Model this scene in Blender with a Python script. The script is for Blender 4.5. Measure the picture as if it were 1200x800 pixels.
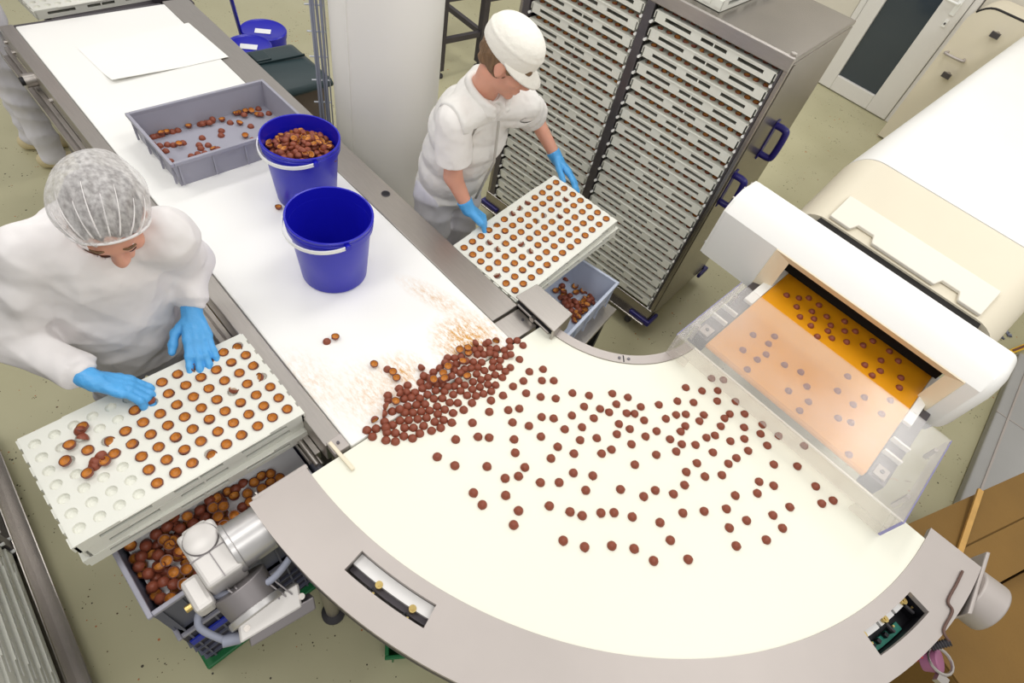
import bpy, bmesh, math, random
import numpy as np
from mathutils import Vector, Matrix
random.seed(7); RNG = np.random.default_rng(7)
PI = math.pi
for o in list(bpy.data.objects): bpy.data.objects.remove(o)
SC = bpy.context.scene
COL = SC.collection

# ------------------------------------------------------------------ camera
F_PX = 669.94
CAM_H = 2.55
RC = np.array([[0.67262081, 0.71932521, 0.17364474],      # image right in world axes
               [0.65087601, -0.46346203, -0.6013014],     # image down
               [-0.35205351, 0.51746903, -0.77992572]])   # viewing direction
cam = bpy.data.cameras.new('camera'); cam_o = bpy.data.objects.new('camera', cam); COL.objects.link(cam_o)
cam.sensor_width = 36.0; cam.lens = 36.0 * F_PX / 1200.0; cam.clip_start = 0.05; cam.clip_end = 100
M = Matrix.Identity(4)
for i in range(3):
    M[i][0] = RC[0][i]; M[i][1] = -RC[1][i]; M[i][2] = -RC[2][i]
M[2][3] = CAM_H
cam_o.matrix_world = M
SC.camera = cam_o

# ------------------------------------------------------------------ light
SC.view_settings.view_transform = 'Standard'; SC.view_settings.look = 'None'
SC.view_settings.gamma = 1.0; SC.view_settings.use_curve_mapping = False
SC.view_settings.exposure = 0.16
wd = bpy.data.worlds.new('room_light'); SC.world = wd; wd.use_nodes = True
wd.node_tree.nodes['Background'].inputs['Color'].default_value = (1.0, 0.985, 0.96, 1)
wd.node_tree.nodes['Background'].inputs['Strength'].default_value = 0.52
for lx, ly in [(-3.6, -0.6), (-3.6, 2.2), (-1.3, -0.6), (-1.3, 2.2), (1.0, -0.6), (1.0, 2.2), (-1.3, 5.0), (1.0, 5.0), (-3.6, 5.0)]:
    ld = bpy.data.lights.new('ceiling_light', 'AREA'); ld.shape = 'RECTANGLE'; ld.size = 0.55; ld.size_y = 1.7
    ld.energy = 21; ld.color = (1.0, 0.985, 0.955)
    lo = bpy.data.objects.new('ceiling_light', ld); COL.objects.link(lo); lo.location = (lx, ly, 3.7)

# ------------------------------------------------------------------ pixel -> place (a height picks the point on the ray)
def ray(u, v): return RC.T @ np.array([(u - 600) / F_PX, (v - 400) / F_PX, 1.0])
def P(u, v, z):
    d = ray(u, v); t = (z - CAM_H) / d[2]
    return np.array([d[0] * t, d[1] * t, z])

def PY(u, v, y):
    d = ray(u, v); t = y / d[1]
    return np.array([d[0] * t, y, CAM_H + d[2] * t])

# ------------------------------------------------------------------ materials
def lin(c):
    if isinstance(c, str): c = [int(c[i:i + 2], 16) / 255 for i in (0, 2, 4)]
    return tuple(x / 12.92 if x <= .04045 else ((x + .055) / 1.055) ** 2.4 for x in c)
MATS = {}
def mat(name, col, rough=.5, metal=0., var=None, bump=None, spec=.5, coat=0., sub=0., alpha=None, stretch=None, trans=0.):
    m = bpy.data.materials.new(name); m.use_nodes = True; nt = m.node_tree; b = nt.nodes['Principled BSDF']
    c = lin(col)
    b.inputs['Base Color'].default_value = (*c, 1); b.inputs['Roughness'].default_value = rough
    b.inputs['Metallic'].default_value = metal; b.inputs['Specular IOR Level'].default_value = spec
    b.inputs['Coat Weight'].default_value = coat
    if sub: b.inputs['Subsurface Weight'].default_value = sub; b.inputs['Subsurface Scale'].default_value = .01
    if trans: b.inputs['Transmission Weight'].default_value = trans
    if alpha is not None: b.inputs['Alpha'].default_value = alpha
    tc = nt.nodes.new('ShaderNodeTexCoord'); mp = nt.nodes.new('ShaderNodeMapping'); nt.links.new(tc.outputs['Object'], mp.inputs['Vector'])
    if stretch: mp.inputs['Scale'].default_value = stretch
    if var:
        n = nt.nodes.new('ShaderNodeTexNoise'); n.inputs['Scale'].default_value = var[0]; n.inputs['Detail'].default_value = 5
        nt.links.new(mp.outputs[0], n.inputs['Vector'])
        r = nt.nodes.new('ShaderNodeMapRange'); r.inputs['From Min'].default_value = .3; r.inputs['From Max'].default_value = .7
        r.inputs['To Min'].default_value = 1 - var[1]; r.inputs['To Max'].default_value = 1 + var[1] * .5
        nt.links.new(n.outputs['Fac'], r.inputs['Value'])
        h = nt.nodes.new('ShaderNodeHueSaturation'); h.inputs['Color'].default_value = (*c, 1)
        nt.links.new(r.outputs[0], h.inputs['Value']); nt.links.new(h.outputs[0], b.inputs['Base Color'])
    if bump:
        n = nt.nodes.new('ShaderNodeTexNoise'); n.inputs['Scale'].default_value = bump[0]; n.inputs['Detail'].default_value = bump[2] if len(bump) > 2 else 3
        nt.links.new(mp.outputs[0], n.inputs['Vector'])
        bp = nt.nodes.new('ShaderNodeBump'); bp.inputs['Strength'].default_value = 1; bp.inputs['Distance'].default_value = bump[1]
        nt.links.new(n.outputs['Fac'], bp.inputs['Height']); nt.links.new(bp.outputs[0], b.inputs['Normal'])
    MATS[name] = m
    return m
mat('tray_white', 'e4e4da', .45, var=(9, .03))
mat('steel', 'b4aea8', .36, .9, var=(14, .05), stretch=(1, 12, 12))
mat('steel_satin', 'b9b1ac', .5, .45, var=(5, .04))
mat('steel_dark', '6a666a', .38, .8, var=(8, .1))
mat('steel_rack', 'a09a94', .27, .95, var=(6, .08))
mat('dark_metal', '4b464b', .5, .3, var=(8, .1))
mat('black', '121118', .6)
mat('rubber', '3a383c', .7)
mat('white_plastic', 'f0f0ec', .4)
mat('machine_white', 'f1f0ec', .38, var=(3, .02))
mat('machine_beige', 'e2d9c3', .5, var=(3, .03))
mat('trim_beige', 'eadfc6', .5)
mat('flap_cream', 'ece6d8', .5)
mat('blue_plastic', '1717b2', .32, spec=.5)
mat('blue_dark', '1d1568', .35)
mat('label_white', 'f4f4f6', .5)
mat('crate_grey', '9b9aa6', .45, var=(6, .05))
mat('crate_pale', 'bcc4d6', .45, var=(6, .04))
mat('crate_slate', '5d6072', .5, var=(10, .08))
mat('crate_navy', '2b2a3c', .5, var=(10, .1))
mat('crate_blue', '1a2fb0', .5)
mat('crate_green', '0e6b38', .5)
mat('bin_green', '1f3438', .45, var=(5, .08))
mat('bin_body', '6f6258', .6)
mat('paper', 'f6f5f0', .7)
mat('column_white', 'f0ede7', .55, var=(2, .03), stretch=(1, 1, .3))
mat('wall_white', 'dad4c6', .7, var=(1.5, .03))
mat('door_frame', 'e0ddd8', .45)
mat('cable', '8f93a3', .5)
mat('wire', 'b9bcc2', .35, .6)
mat('shell_brown', '8b4a36', .42, var=(60, .12), spec=.35)
mat('shell_caramel', 'cf8a3a', .5, var=(140, .25), bump=(300, .0006))
mat('shell_rim', '693624', .4)
mat('skin', 'dba088', .5, sub=.12, var=(14, .06))
mat('lips', 'b8685c', .5)
mat('eye_white', 'e8e4df', .3)
mat('eye_dark', '2a1d16', .3)
mat('hair_brown', '7c5f42', .6, var=(80, .35), bump=(160, .004), stretch=(1, 1, .25))
mat('hair_grey', '4a3b3a', .7, var=(60, .35), bump=(140, .006), stretch=(.4, 1, 1))
mat('cloth_white', 'ebe7e6', .85, var=(5, .04), bump=(7, .035, 2))
mat('cloth_shirt', 'ece8e4', .85, var=(5, .04), bump=(9, .022, 2))
mat('cloth_vest', 'e6e3de', .7, var=(5, .05), bump=(11, .022, 2))
mat('cloth_grey', 'd9d7de', .85, var=(5, .05), bump=(9, .025, 2), stretch=(1, 1, .5))
mat('cap_white', 'f0ece2', .8, bump=(60, .003))
mat('glove_blue', '55abea', .42, var=(12, .08), bump=(40, .004, 4))
mat('shoe_tan', 'cdbf98', .7)
mat('zip', 'b4b0a8', .5)
mat('cardboard', '7f5e26', .75, var=(3, .12), bump=(90, .001))
mat('wood_pale', 'c79a52', .6, var=(20, .15), stretch=(1, 1, .1))
mat('yellow_plastic', 'e2b21c', .4)
mat('grey_box', 'a9a8a6', .5, var=(3, .05))
mat('motor_silver', 'c9c7c6', .36, .75, var=(30, .05))
mat('motor_grey', '8c8788', .45, .6)
mat('motor_white', 'd0ccc8', .4, .2)
mat('brass', 'c9b070', .3, .9)
mat('pcb_green', '1d7a68', .5)
mat('pcb_white', 'e8e6e4', .4)
mat('cable_brown', '5d4238', .45)
mat('pink_tag', '9c5f80', .5)
mat('red_plastic', 'c03040', .5)
mat('conveyor_yellow', 'e39a0d', .5, var=(4, .04))
mat('gasket', '1e1b1c', .6)
mat('inner_shade', '171310', .9)

def custom(name):
    m = bpy.data.materials.new(name); m.use_nodes = True; MATS[name] = m
    return m, m.node_tree, m.node_tree.nodes['Principled BSDF']
# floor: seamless resin floor with scattered flakes
m, nt, b = custom('floor_resin')
tc = nt.nodes.new('ShaderNodeTexCoord'); N = nt.nodes.new; L = nt.links.new
base = N('ShaderNodeTexNoise'); base.inputs['Scale'].default_value = 1.6; base.inputs['Detail'].default_value = 6; L(tc.outputs['Object'], base.inputs['Vector'])
cr = N('ShaderNodeValToRGB'); cr.color_ramp.elements[0].position = .3; cr.color_ramp.elements[0].color = (*lin('b3ae8c'), 1)
cr.color_ramp.elements[1].position = .7; cr.color_ramp.elements[1].color = (*lin('bfba99'), 1); L(base.outputs['Fac'], cr.inputs['Fac'])
prev = cr.outputs[0]
for sc, thr, colr in [(40, .17, '3f382c'), (30, .15, 'b06a3c'), (60, .17, '5c4a36')]:
    vo = N('ShaderNodeTexVoronoi'); vo.inputs['Scale'].default_value = sc; L(tc.outputs['Object'], vo.inputs['Vector'])
    no = N('ShaderNodeTexNoise'); no.inputs['Scale'].default_value = sc * .22; L(tc.outputs['Object'], no.inputs['Vector'])
    mu = N('ShaderNodeMath'); mu.operation = 'LESS_THAN'; L(vo.outputs['Distance'], mu.inputs[0])
    rr = N('ShaderNodeMapRange'); rr.inputs['From Min'].default_value = .5; rr.inputs['From Max'].default_value = .72
    rr.inputs['To Min'].default_value = 0; rr.inputs['To Max'].default_value = thr * 1.5; L(no.outputs['Fac'], rr.inputs['Value']); L(rr.outputs[0], mu.inputs[1])
    mx = N('ShaderNodeMix'); mx.data_type = 'RGBA'; mx.inputs['B'].default_value = (*lin(colr), 1); L(mu.outputs[0], mx.inputs['Factor']); L(prev, mx.inputs['A'])
    prev = mx.outputs['Result']
L(prev, b.inputs['Base Color']); b.inputs['Roughness'].default_value = .42; b.inputs['Specular IOR Level'].default_value = .35
# straight belt: white with cocoa crumb smears where the shells heap up
def belt_mat(name, colr, spots):
    m, nt, b = custom(name); N = nt.nodes.new; L = nt.links.new
    tc = N('ShaderNodeTexCoord'); prev = None
    tot = None
    for (x, y, rx, ry, rot, amt) in spots:
        mp = N('ShaderNodeMapping'); mp.vector_type = 'TEXTURE'; mp.inputs['Location'].default_value = (x, y, .9); mp.inputs['Rotation'].default_value = (0, 0, rot); mp.inputs['Scale'].default_value = (rx, ry, 1)
        L(tc.outputs['Object'], mp.inputs['Vector'])
        ln = N('ShaderNodeVectorMath'); ln.operation = 'LENGTH'; L(mp.outputs[0], ln.inputs[0])
        r = N('ShaderNodeMapRange'); r.inputs['From Min'].default_value = 1; r.inputs['From Max'].default_value = 0; r.inputs['To Min'].default_value = 0; r.inputs['To Max'].default_value = amt
        L(ln.outputs['Value'], r.inputs['Value'])
        n = N('ShaderNodeTexNoise'); n.inputs['Scale'].default_value = 20; n.inputs['Detail'].default_value = 9; n.inputs['Roughness'].default_value = .75
        mp2 = N('ShaderNodeMapping'); mp2.inputs['Rotation'].default_value = (0, 0, -rot); mp2.inputs['Scale'].default_value = (1.6, 4, 1); L(tc.outputs['Object'], mp2.inputs['Vector']); L(mp2.outputs[0], n.inputs['Vector'])
        s = N('ShaderNodeMapRange'); s.inputs['From Min'].default_value = .42; s.inputs['From Max'].default_value = .72; L(n.outputs['Fac'], s.inputs['Value'])
        mu = N('ShaderNodeMath'); mu.operation = 'MULTIPLY'; L(s.outputs[0], mu.inputs[0]); L(r.outputs[0], mu.inputs[1])
        if tot is None: tot = mu.outputs[0]
        else:
            ad = N('ShaderNodeMath'); ad.operation = 'MAXIMUM'; L(tot, ad.inputs[0]); L(mu.outputs[0], ad.inputs[1]); tot = ad.outputs[0]
    mx = N('ShaderNodeMix'); mx.data_type = 'RGBA'; mx.inputs['A'].default_value = (*lin(colr), 1); mx.inputs['B'].default_value = (*lin('cf9a4e'), 1)
    if tot: L(tot, mx.inputs['Factor'])
    else: mx.inputs['Factor'].default_value = 0
    L(mx.outputs['Result'], b.inputs['Base Color']); b.inputs['Roughness'].default_value = .42; b.inputs['Specular IOR Level'].default_value = .35
belt_mat('belt_white', 'f3f2ee', [(*P(548, 398, .9)[:2], .16, .16, .35, 2.8), (*P(440, 462, .9)[:2], .19, .16, .6, 1.1), (*P(375, 452, .9)[:2], .24, .11, .2, .7), (*P(515, 352, .9)[:2], .22, .06, .3, 1.2), (*P(470, 440, .9)[:2], .12, .12, .3, 1.8)])
belt_mat('belt_ivory', 'ebeadb', [])
# acrylic: clear; diffuse milkiness paints in ceiling reflection along with scratches
m, nt, b = custom('acrylic'); N = nt.nodes.new; L = nt.links.new
out = nt.nodes['Material Output']; tr = N('ShaderNodeBsdfTransparent'); tr.inputs['Color'].default_value = (.97, .96, .95, 1)
df = N('ShaderNodeBsdfDiffuse'); df.inputs['Color'].default_value = (.88, .86, .84, 1)
gl = N('ShaderNodeBsdfGlossy'); gl.inputs['Roughness'].default_value = .22
tc = N('ShaderNodeTexCoord'); nz = N('ShaderNodeTexNoise'); nz.inputs['Scale'].default_value = 3; nz.inputs['Detail'].default_value = 4; L(tc.outputs['Object'], nz.inputs['Vector'])
hz = N('ShaderNodeMapRange'); hz.inputs['From Min'].default_value = .3; hz.inputs['From Max'].default_value = .7; hz.inputs['To Min'].default_value = .08; hz.inputs['To Max'].default_value = .19; L(nz.outputs['Fac'], hz.inputs['Value'])
m1 = N('ShaderNodeMixShader'); L(hz.outputs[0], m1.inputs[0]); L(tr.outputs[0], m1.inputs[1]); L(df.outputs[0], m1.inputs[2])
lw = N('ShaderNodeLayerWeight'); lw.inputs['Blend'].default_value = .5; pw = N('ShaderNodeMath'); pw.operation = 'POWER'; pw.inputs[1].default_value = 3.5; L(lw.outputs['Facing'], pw.inputs[0])
fr = N('ShaderNodeMath'); fr.operation = 'MULTIPLY_ADD'; fr.inputs[1].default_value = .6; fr.inputs[2].default_value = .035; L(pw.outputs[0], fr.inputs[0])
m2 = N('ShaderNodeMixShader'); L(fr.outputs[0], m2.inputs[0]); L(m1.outputs[0], m2.inputs[1]); L(gl.outputs[0], m2.inputs[2])
wv = N('ShaderNodeTexNoise'); wv.inputs['Scale'].default_value = 7; L(tc.outputs['Object'], wv.inputs['Vector']); bpn = N('ShaderNodeBump'); bpn.inputs['Distance'].default_value = .0012; L(wv.outputs['Fac'], bpn.inputs['Height']); L(bpn.outputs[0], gl.inputs['Normal'])
L(m2.outputs[0], out.inputs['Surface'])
mat('acrylic_edge', '8f8cc8', .15, alpha=.75)
# hair net gauze
m, nt, b = custom('net_gauze'); N = nt.nodes.new; L = nt.links.new; out = nt.nodes['Material Output']
tr = N('ShaderNodeBsdfTransparent'); df = N('ShaderNodeBsdfDiffuse'); df.inputs['Color'].default_value = (.85, .83, .82, 1)
tc = N('ShaderNodeTexCoord'); mp = N('ShaderNodeMapping'); mp.inputs['Scale'].default_value = (1, 1, .6); L(tc.outputs['Object'], mp.inputs['Vector'])
nz = N('ShaderNodeTexNoise'); nz.inputs['Scale'].default_value = 95; nz.inputs['Detail'].default_value = 7; L(mp.outputs[0], nz.inputs['Vector'])
hz = N('ShaderNodeMapRange'); hz.inputs['From Min'].default_value = .35; hz.inputs['From Max'].default_value = .68; hz.inputs['To Min'].default_value = .30; hz.inputs['To Max'].default_value = .58; L(nz.outputs['Fac'], hz.inputs['Value'])
m1 = N('ShaderNodeMixShader'); L(hz.outputs[0], m1.inputs[0]); L(tr.outputs[0], m1.inputs[1]); L(df.outputs[0], m1.inputs[2]); L(m1.outputs[0], out.inputs['Surface'])
# door glass
m, nt, b = custom('door_glass'); b.inputs['Base Color'].default_value = (*lin('39424a'), 1); b.inputs['Roughness'].default_value = .06; b.inputs['Metallic'].default_value = 0; b.inputs['Specular IOR Level'].default_value = .6

# ------------------------------------------------------------------ mesh helpers
def V(*a): return np.array(a, float)
def unit(v): v = np.asarray(v, float); return v / max(np.linalg.norm(v), 1e-12)
class MB:
    def __init__(s): s.v = []; s.f = []; s.m = []
    def add(s, vs, fs, mi=0):
        n = len(s.v); s.v += [tuple(map(float, x)) for x in vs]; s.f += [tuple(i + n for i in q) for q in fs]; s.m += [mi] * len(fs); return s
    def box(s, x0, x1, y0, y1, z0, z1, mi=0):
        vs = [(x, y, z) for z in (z0, z1) for x, y in ((x0, y0), (x1, y0), (x1, y1), (x0, y1))]
        return s.add(vs, [(0, 3, 2, 1), (4, 5, 6, 7), (0, 1, 5, 4), (1, 2, 6, 5), (2, 3, 7, 6), (3, 0, 4, 7)], mi)
    def obox(s, c, ax, ay, az, mi=0):      # oriented box, half-axes as vectors
        c, ax, ay, az = map(lambda q: np.asarray(q, float), (c, ax, ay, az))
        vs = [c + sx * ax + sy * ay + sz * az for sz in (-1, 1) for sx, sy in ((-1, -1), (1, -1), (1, 1), (-1, 1))]
        return s.add(vs, [(0, 3, 2, 1), (4, 5, 6, 7), (0, 1, 5, 4), (1, 2, 6, 5), (2, 3, 7, 6), (3, 0, 4, 7)], mi)
    def bar(s, p, q, w, h, up=(0, 0, 1), mi=0):
        p = np.asarray(p, float); q = np.asarray(q, float); d = q - p; l = np.linalg.norm(d); d /= l
        up = np.asarray(up, float)
        if abs(d @ up) > .95: up = V(1, 0, 0)
        a = unit(np.cross(d, up)); b = np.cross(a, d)
        return s.obox((p + q) / 2, d * l / 2, a * w / 2, b * h / 2, mi)
    def prism(s, poly, z0, z1, mi=0):
        n = len(poly); vs = [(x, y, z0) for x, y in poly] + [(x, y, z1) for x, y in poly]
        return s.add(vs, [tuple(range(n))[::-1], tuple(range(n, 2 * n))] + [(i, (i + 1) % n, n + (i + 1) % n, n + i) for i in range(n)], mi)
    def cyl(s, p, q, r, r2=None, n=16, mi=0, caps=True):
        r2 = r if r2 is None else r2
        p = np.asarray(p, float); q = np.asarray(q, float); d = unit(q - p)
        a = unit(np.cross(d, V(1, 0, 0) if abs(d[0]) < .9 else V(0, 1, 0))); b = np.cross(d, a)
        vs = [p + r * (math.cos(2 * PI * i / n) * a + math.sin(2 * PI * i / n) * b) for i in range(n)] + [q + r2 * (math.cos(2 * PI * i / n) * a + math.sin(2 * PI * i / n) * b) for i in range(n)]
        fs = [(i, (i + 1) % n, n + (i + 1) % n, n + i) for i in range(n)]
        if caps: fs += [tuple(range(n))[::-1], tuple(range(n, 2 * n))]
        return s.add(vs, fs, mi)
    def lathe(s, prof, c=(0, 0, 0), n=24, mi=None, a0=0, a1=2 * PI):   # prof: (r,z[,mat])
        full = abs(a1 - a0 - 2 * PI) < 1e-6; k = n if full else n + 1
        base = len(s.v)
        for pr_ in prof:
            for i in range(k):
                t = a0 + (a1 - a0) * i / n; s.v.append((c[0] + pr_[0] * math.cos(t), c[1] + pr_[0] * math.sin(t), c[2] + pr_[1]))
        for j in range(len(prof) - 1):
            for i in range(n):
                i2 = (i + 1) % k
                s.f.append((base + j * k + i, base + j * k + i2, base + (j + 1) * k + i2, base + (j + 1) * k + i)); s.m.append(prof[j][2] if len(prof[j]) > 2 else (mi or 0))
        return s
    def tube(s, pts, r, n=8, mi=0, closed=False):
        pts = [np.asarray(p, float) for p in pts]; k = len(pts); base = len(s.v); a = None
        for i, p in enumerate(pts):
            d = unit(pts[(i + 1) % k if closed else min(i + 1, k - 1)] - pts[(i - 1) % k if closed else max(i - 1, 0)])
            if a is None: a = np.cross(d, V(0, 0, 1) if abs(d[2]) < .9 else V(1, 0, 0))
            a = unit(a - d * (a @ d)); b = np.cross(d, a)
            rr = r[i] if hasattr(r, '__len__') else r
            for j in range(n):
                t = 2 * PI * j / n; s.v.append(tuple(p + rr * (math.cos(t) * a + math.sin(t) * b)))
        for i in range(k if closed else k - 1):
            for j in range(n):
                i2 = (i + 1) % k; j2 = (j + 1) % n
                s.f.append((base + i * n + j, base + i * n + j2, base + i2 * n + j2, base + i2 * n + j)); s.m.append(mi)
        if not closed:
            s.f += [tuple(base + j for j in range(n))[::-1], tuple(base + (k - 1) * n + j for j in range(n))]; s.m += [mi, mi]
        return s
    def xf(s, Mx):
        s.v = [tuple(Mx @ Vector(p)) for p in s.v]; return s
    def mesh(s, name, mats, smooth=False):
        me = bpy.data.meshes.new(name); me.from_pydata(s.v, [], s.f)
        for mm in (mats if isinstance(mats, (list, tuple)) else [mats]): me.materials.append(MATS[mm])
        me.polygons.foreach_set('material_index', s.m)
        me.update()
        bm = bmesh.new(); bm.from_mesh(me); bmesh.ops.recalc_face_normals(bm, faces=bm.faces); bm.to_mesh(me); bm.free()
        if smooth is not False:
            for p in me.polygons: p.use_smooth = True
            if smooth is not True: me.set_sharp_from_angle(angle=math.radians(smooth))
        return me
    def build(s, name, mats, parent=None, smooth=False, bevel=0, seg=2, label=None):
        return link(name, s.mesh(name, mats, smooth), parent, bevel, seg, label)
def link(name, me, parent=None, bevel=0, seg=2, label=None):
    o = bpy.data.objects.new(name, me); COL.objects.link(o)
    if parent is not None: o.parent = parent; o.matrix_parent_inverse = wmat(parent).inverted()
    if bevel:
        bv = o.modifiers.new('bevel', 'BEVEL'); bv.width = bevel; bv.segments = seg; bv.limit_method = 'ANGLE'; bv.angle_limit = math.radians(35)
    if label: o['label'] = label
    return o
def wmat(o):
    mm = o.matrix_basis.copy()
    return wmat(o.parent) @ o.matrix_parent_inverse @ mm if o.parent else mm
def tag(o, label, cat=None, group=None, kind=None):
    o['label'] = label
    if cat: o['category'] = cat
    if group: o['group'] = group
    if kind: o['kind'] = kind
    return o
def thing(name, label, cat, loc=(0, 0, 0), rz=0, group=None):
    o = bpy.data.objects.new(name, None); COL.objects.link(o); o.location = loc; o.rotation_euler = (0, 0, rz); o.empty_display_size = .05
    o.matrix_basis = Matrix.Translation(Vector(loc)) @ Matrix.Rotation(rz, 4, 'Z')
    return tag(o, label, cat, group)
def dup(o, parent=None):
    c = o.copy(); COL.objects.link(c)
    if parent is not None: c.parent = parent; c.matrix_parent_inverse = o.matrix_parent_inverse
    for ch in o.children: dup(ch, c)
    return c
def struct(o, label): o['kind'] = 'structure'; o['label'] = label; return o

# ------------------------------------------------------------------ signed-distance sculpting (bodies, clothes, gloves)
def c_(a, b, ra, rb=None, sq=None, cuts=()):           # tapered capsule; sq=(axis, factor) flattens it along axis
    return ('c', np.asarray(a, float), np.asarray(b, float), ra, ra if rb is None else rb, sq, cuts)
def e_(c, axes, rad, cuts=()):                          # ellipsoid, axes rows
    return ('e', np.asarray(c, float), np.asarray(axes, float), np.asarray(rad, float), None, None, cuts)
def piece_eval(p, Q):
    if p[0] == 'c':
        _, a, b, ra, rb, sq, cuts = p
        q = Q - a; ab = b - a
        if sq is not None:
            w = unit(sq[0]); q = q + (sq[1] - 1) * (q @ w)[..., None] * w
        L2 = max(ab @ ab, 1e-9); t = np.clip(q @ ab / L2, 0, 1)
        d = np.linalg.norm(q - t[..., None] * ab, axis=-1) - (ra + (rb - ra) * t)
    else:
        _, c, ax, rad, _, _, cuts = p
        q = (Q - c) @ ax.T; k0 = np.linalg.norm(q / rad, axis=-1); k1 = np.linalg.norm(q / rad ** 2, axis=-1)
        d = k0 * (k0 - 1) / np.maximum(k1, 1e-6)
    for (pt, n) in cuts: d = np.maximum(d, (Q - np.asarray(pt)) @ unit(n))
    return d
def piece_box(p, pad):
    if p[0] == 'c':
        r = max(p[3], p[4]); lo = np.minimum(p[1], p[2]) - r; hi = np.maximum(p[1], p[2]) + r
    else: r = p[3].max(); lo = p[1] - r; hi = p[1] + r
    return lo - pad, hi + pad
def sculpt(name, pieces, mats, parent, h=.006, k=.02, carve=(), disp=None, matfn=None, smooth_it=1, label=None):
    pad = k + 2.5 * h
    bx = [piece_box(p, pad) for p in pieces]
    lo = np.min([b[0] for b in bx], 0); hi = np.max([b[1] for b in bx], 0)
    n = np.ceil((hi - lo) / h).astype(int) + 1
    D = np.full(n, 9.0, np.float32)
    ax = [lo[i] + h * np.arange(n[i]) for i in range(3)]
    def region(b0, b1):
        i0 = np.clip(np.floor((b0 - lo) / h).astype(int), 0, n); i1 = np.clip(np.ceil((b1 - lo) / h).astype(int) + 1, 0, n)
        sl = tuple(slice(i0[i], i1[i]) for i in range(3))
        Q = np.stack(np.meshgrid(*[ax[i][sl[i]] for i in range(3)], indexing='ij'), -1)
        return sl, Q
    for p, b in zip(pieces, bx):
        sl, Q = region(*b)
        d = piece_eval(p, Q); cur = D[sl]
        hh = np.clip(.5 + .5 * (cur - d) / k, 0, 1)
        D[sl] = np.where(cur > 8, d, cur * (1 - hh) + d * hh - k * hh * (1 - hh))
    for p in carve:
        sl, Q = region(*piece_box(p, pad)); D[sl] = np.maximum(D[sl], -piece_eval(p, Q))
    if disp is not None:
        near = np.argwhere(np.abs(D) < 4 * h); Q = lo + h * near
        D[near[:, 0], near[:, 1], near[:, 2]] += disp(Q)
    ins = D < 0; c = [slice(0, -1), slice(1, None)]
    cnt = np.zeros(n - 1, np.int8)
    for i in (0, 1):
        for j in (0, 1):
            for l in (0, 1): cnt += ins[c[i], c[j], c[l]]
    cells = np.argwhere((cnt > 0) & (cnt < 8)); idx = -np.ones(n - 1, int); idx[tuple(cells.T)] = np.arange(len(cells))
    corners = [(i, j, l) for i in (0, 1) for j in (0, 1) for l in (0, 1)]
    val = {cc: D[cells[:, 0] + cc[0], cells[:, 1] + cc[1], cells[:, 2] + cc[2]] for cc in corners}
    acc = np.zeros((len(cells), 3)); num = np.zeros(len(cells))
    for a in corners:
        for axi in range(3):
            if a[axi] == 0:
                b2 = list(a); b2[axi] = 1; b2 = tuple(b2); va, vb = val[a], val[b2]; x = (va < 0) != (vb < 0)
                t = np.where(x, va / np.where(va == vb, 1, va - vb), 0); pt = np.tile(np.array(a, float), (len(cells), 1)); pt[:, axi] += t
                acc[x] += pt[x]; num[x] += 1
    vs = lo + h * (cells + acc / np.maximum(num, 1)[:, None])
    fs = []
    for axi in range(3):
        o1, o2 = [(1, 2), (2, 0), (0, 1)][axi]
        s0 = [slice(None)] * 3; s1 = [slice(None)] * 3; s0[axi] = slice(0, -1); s1[axi] = slice(1, None)
        e = np.argwhere(ins[tuple(s0)] != ins[tuple(s1)])
        e = e[(e[:, o1] > 0) & (e[:, o2] > 0) & (e[:, o1] < n[o1] - 1) & (e[:, o2] < n[o2] - 1)]
        flip = ins[tuple(e.T)]
        def off(d1, d2):
            q = e.copy(); q[:, o1] -= d1; q[:, o2] -= d2; return idx[tuple(q.T)]
        A, B, C_, D_ = off(1, 1), off(0, 1), off(0, 0), off(1, 0)
        quad = np.stack([A, B, C_, D_], 1); quad[~flip] = quad[~flip][:, ::-1]
        fs.append(quad[(quad >= 0).all(1)])
    fs = np.concatenate(fs)
    for _ in range(smooth_it):                      # light Laplacian smoothing
        s = np.zeros_like(vs); w = np.zeros(len(vs))
        for a, b2 in ((0, 1), (1, 2), (2, 3), (3, 0)):
            np.add.at(s, fs[:, a], vs[fs[:, b2]]); np.add.at(w, fs[:, a], 1); np.add.at(s, fs[:, b2], vs[fs[:, a]]); np.add.at(w, fs[:, b2], 1)
        vs = vs * .5 + .5 * s / np.maximum(w, 1)[:, None]
    me = bpy.data.meshes.new(name)
    me.vertices.add(len(vs)); me.vertices.foreach_set('co', vs.ravel().astype(np.float32))
    me.loops.add(len(fs) * 4); me.loops.foreach_set('vertex_index', fs.ravel().astype(np.int32))
    me.polygons.add(len(fs)); me.polygons.foreach_set('loop_start', np.arange(len(fs), dtype=np.int32) * 4)
    me.polygons.foreach_set('use_smooth', np.ones(len(fs), bool))
    for mm in (mats if isinstance(mats, (list, tuple)) else [mats]): me.materials.append(MATS[mm])
    if matfn is not None: me.polygons.foreach_set('material_index', matfn(vs[fs].mean(1)).astype(np.int32))
    me.update(calc_edges=True); me.validate()
    return link(name, me, parent, label=label)

# ================================================================== SETTING
fl = MB().box(-8, 5, -5, 9, -.05, 0).build('floor', 'floor_resin'); struct(fl, 'olive beige resin floor with scattered flakes')
WY = 6.86
wb = MB().box(-8, -1.84, WY, WY + .15, 0, 3.6).box(-.9, 5, WY, WY + .15, 0, 3.6).box(-1.84, -.9, WY, WY + .15, 2.16, 3.6).build('wall_back', 'wall_white'); struct(wb, 'pale painted wall with a glazed door')
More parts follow.
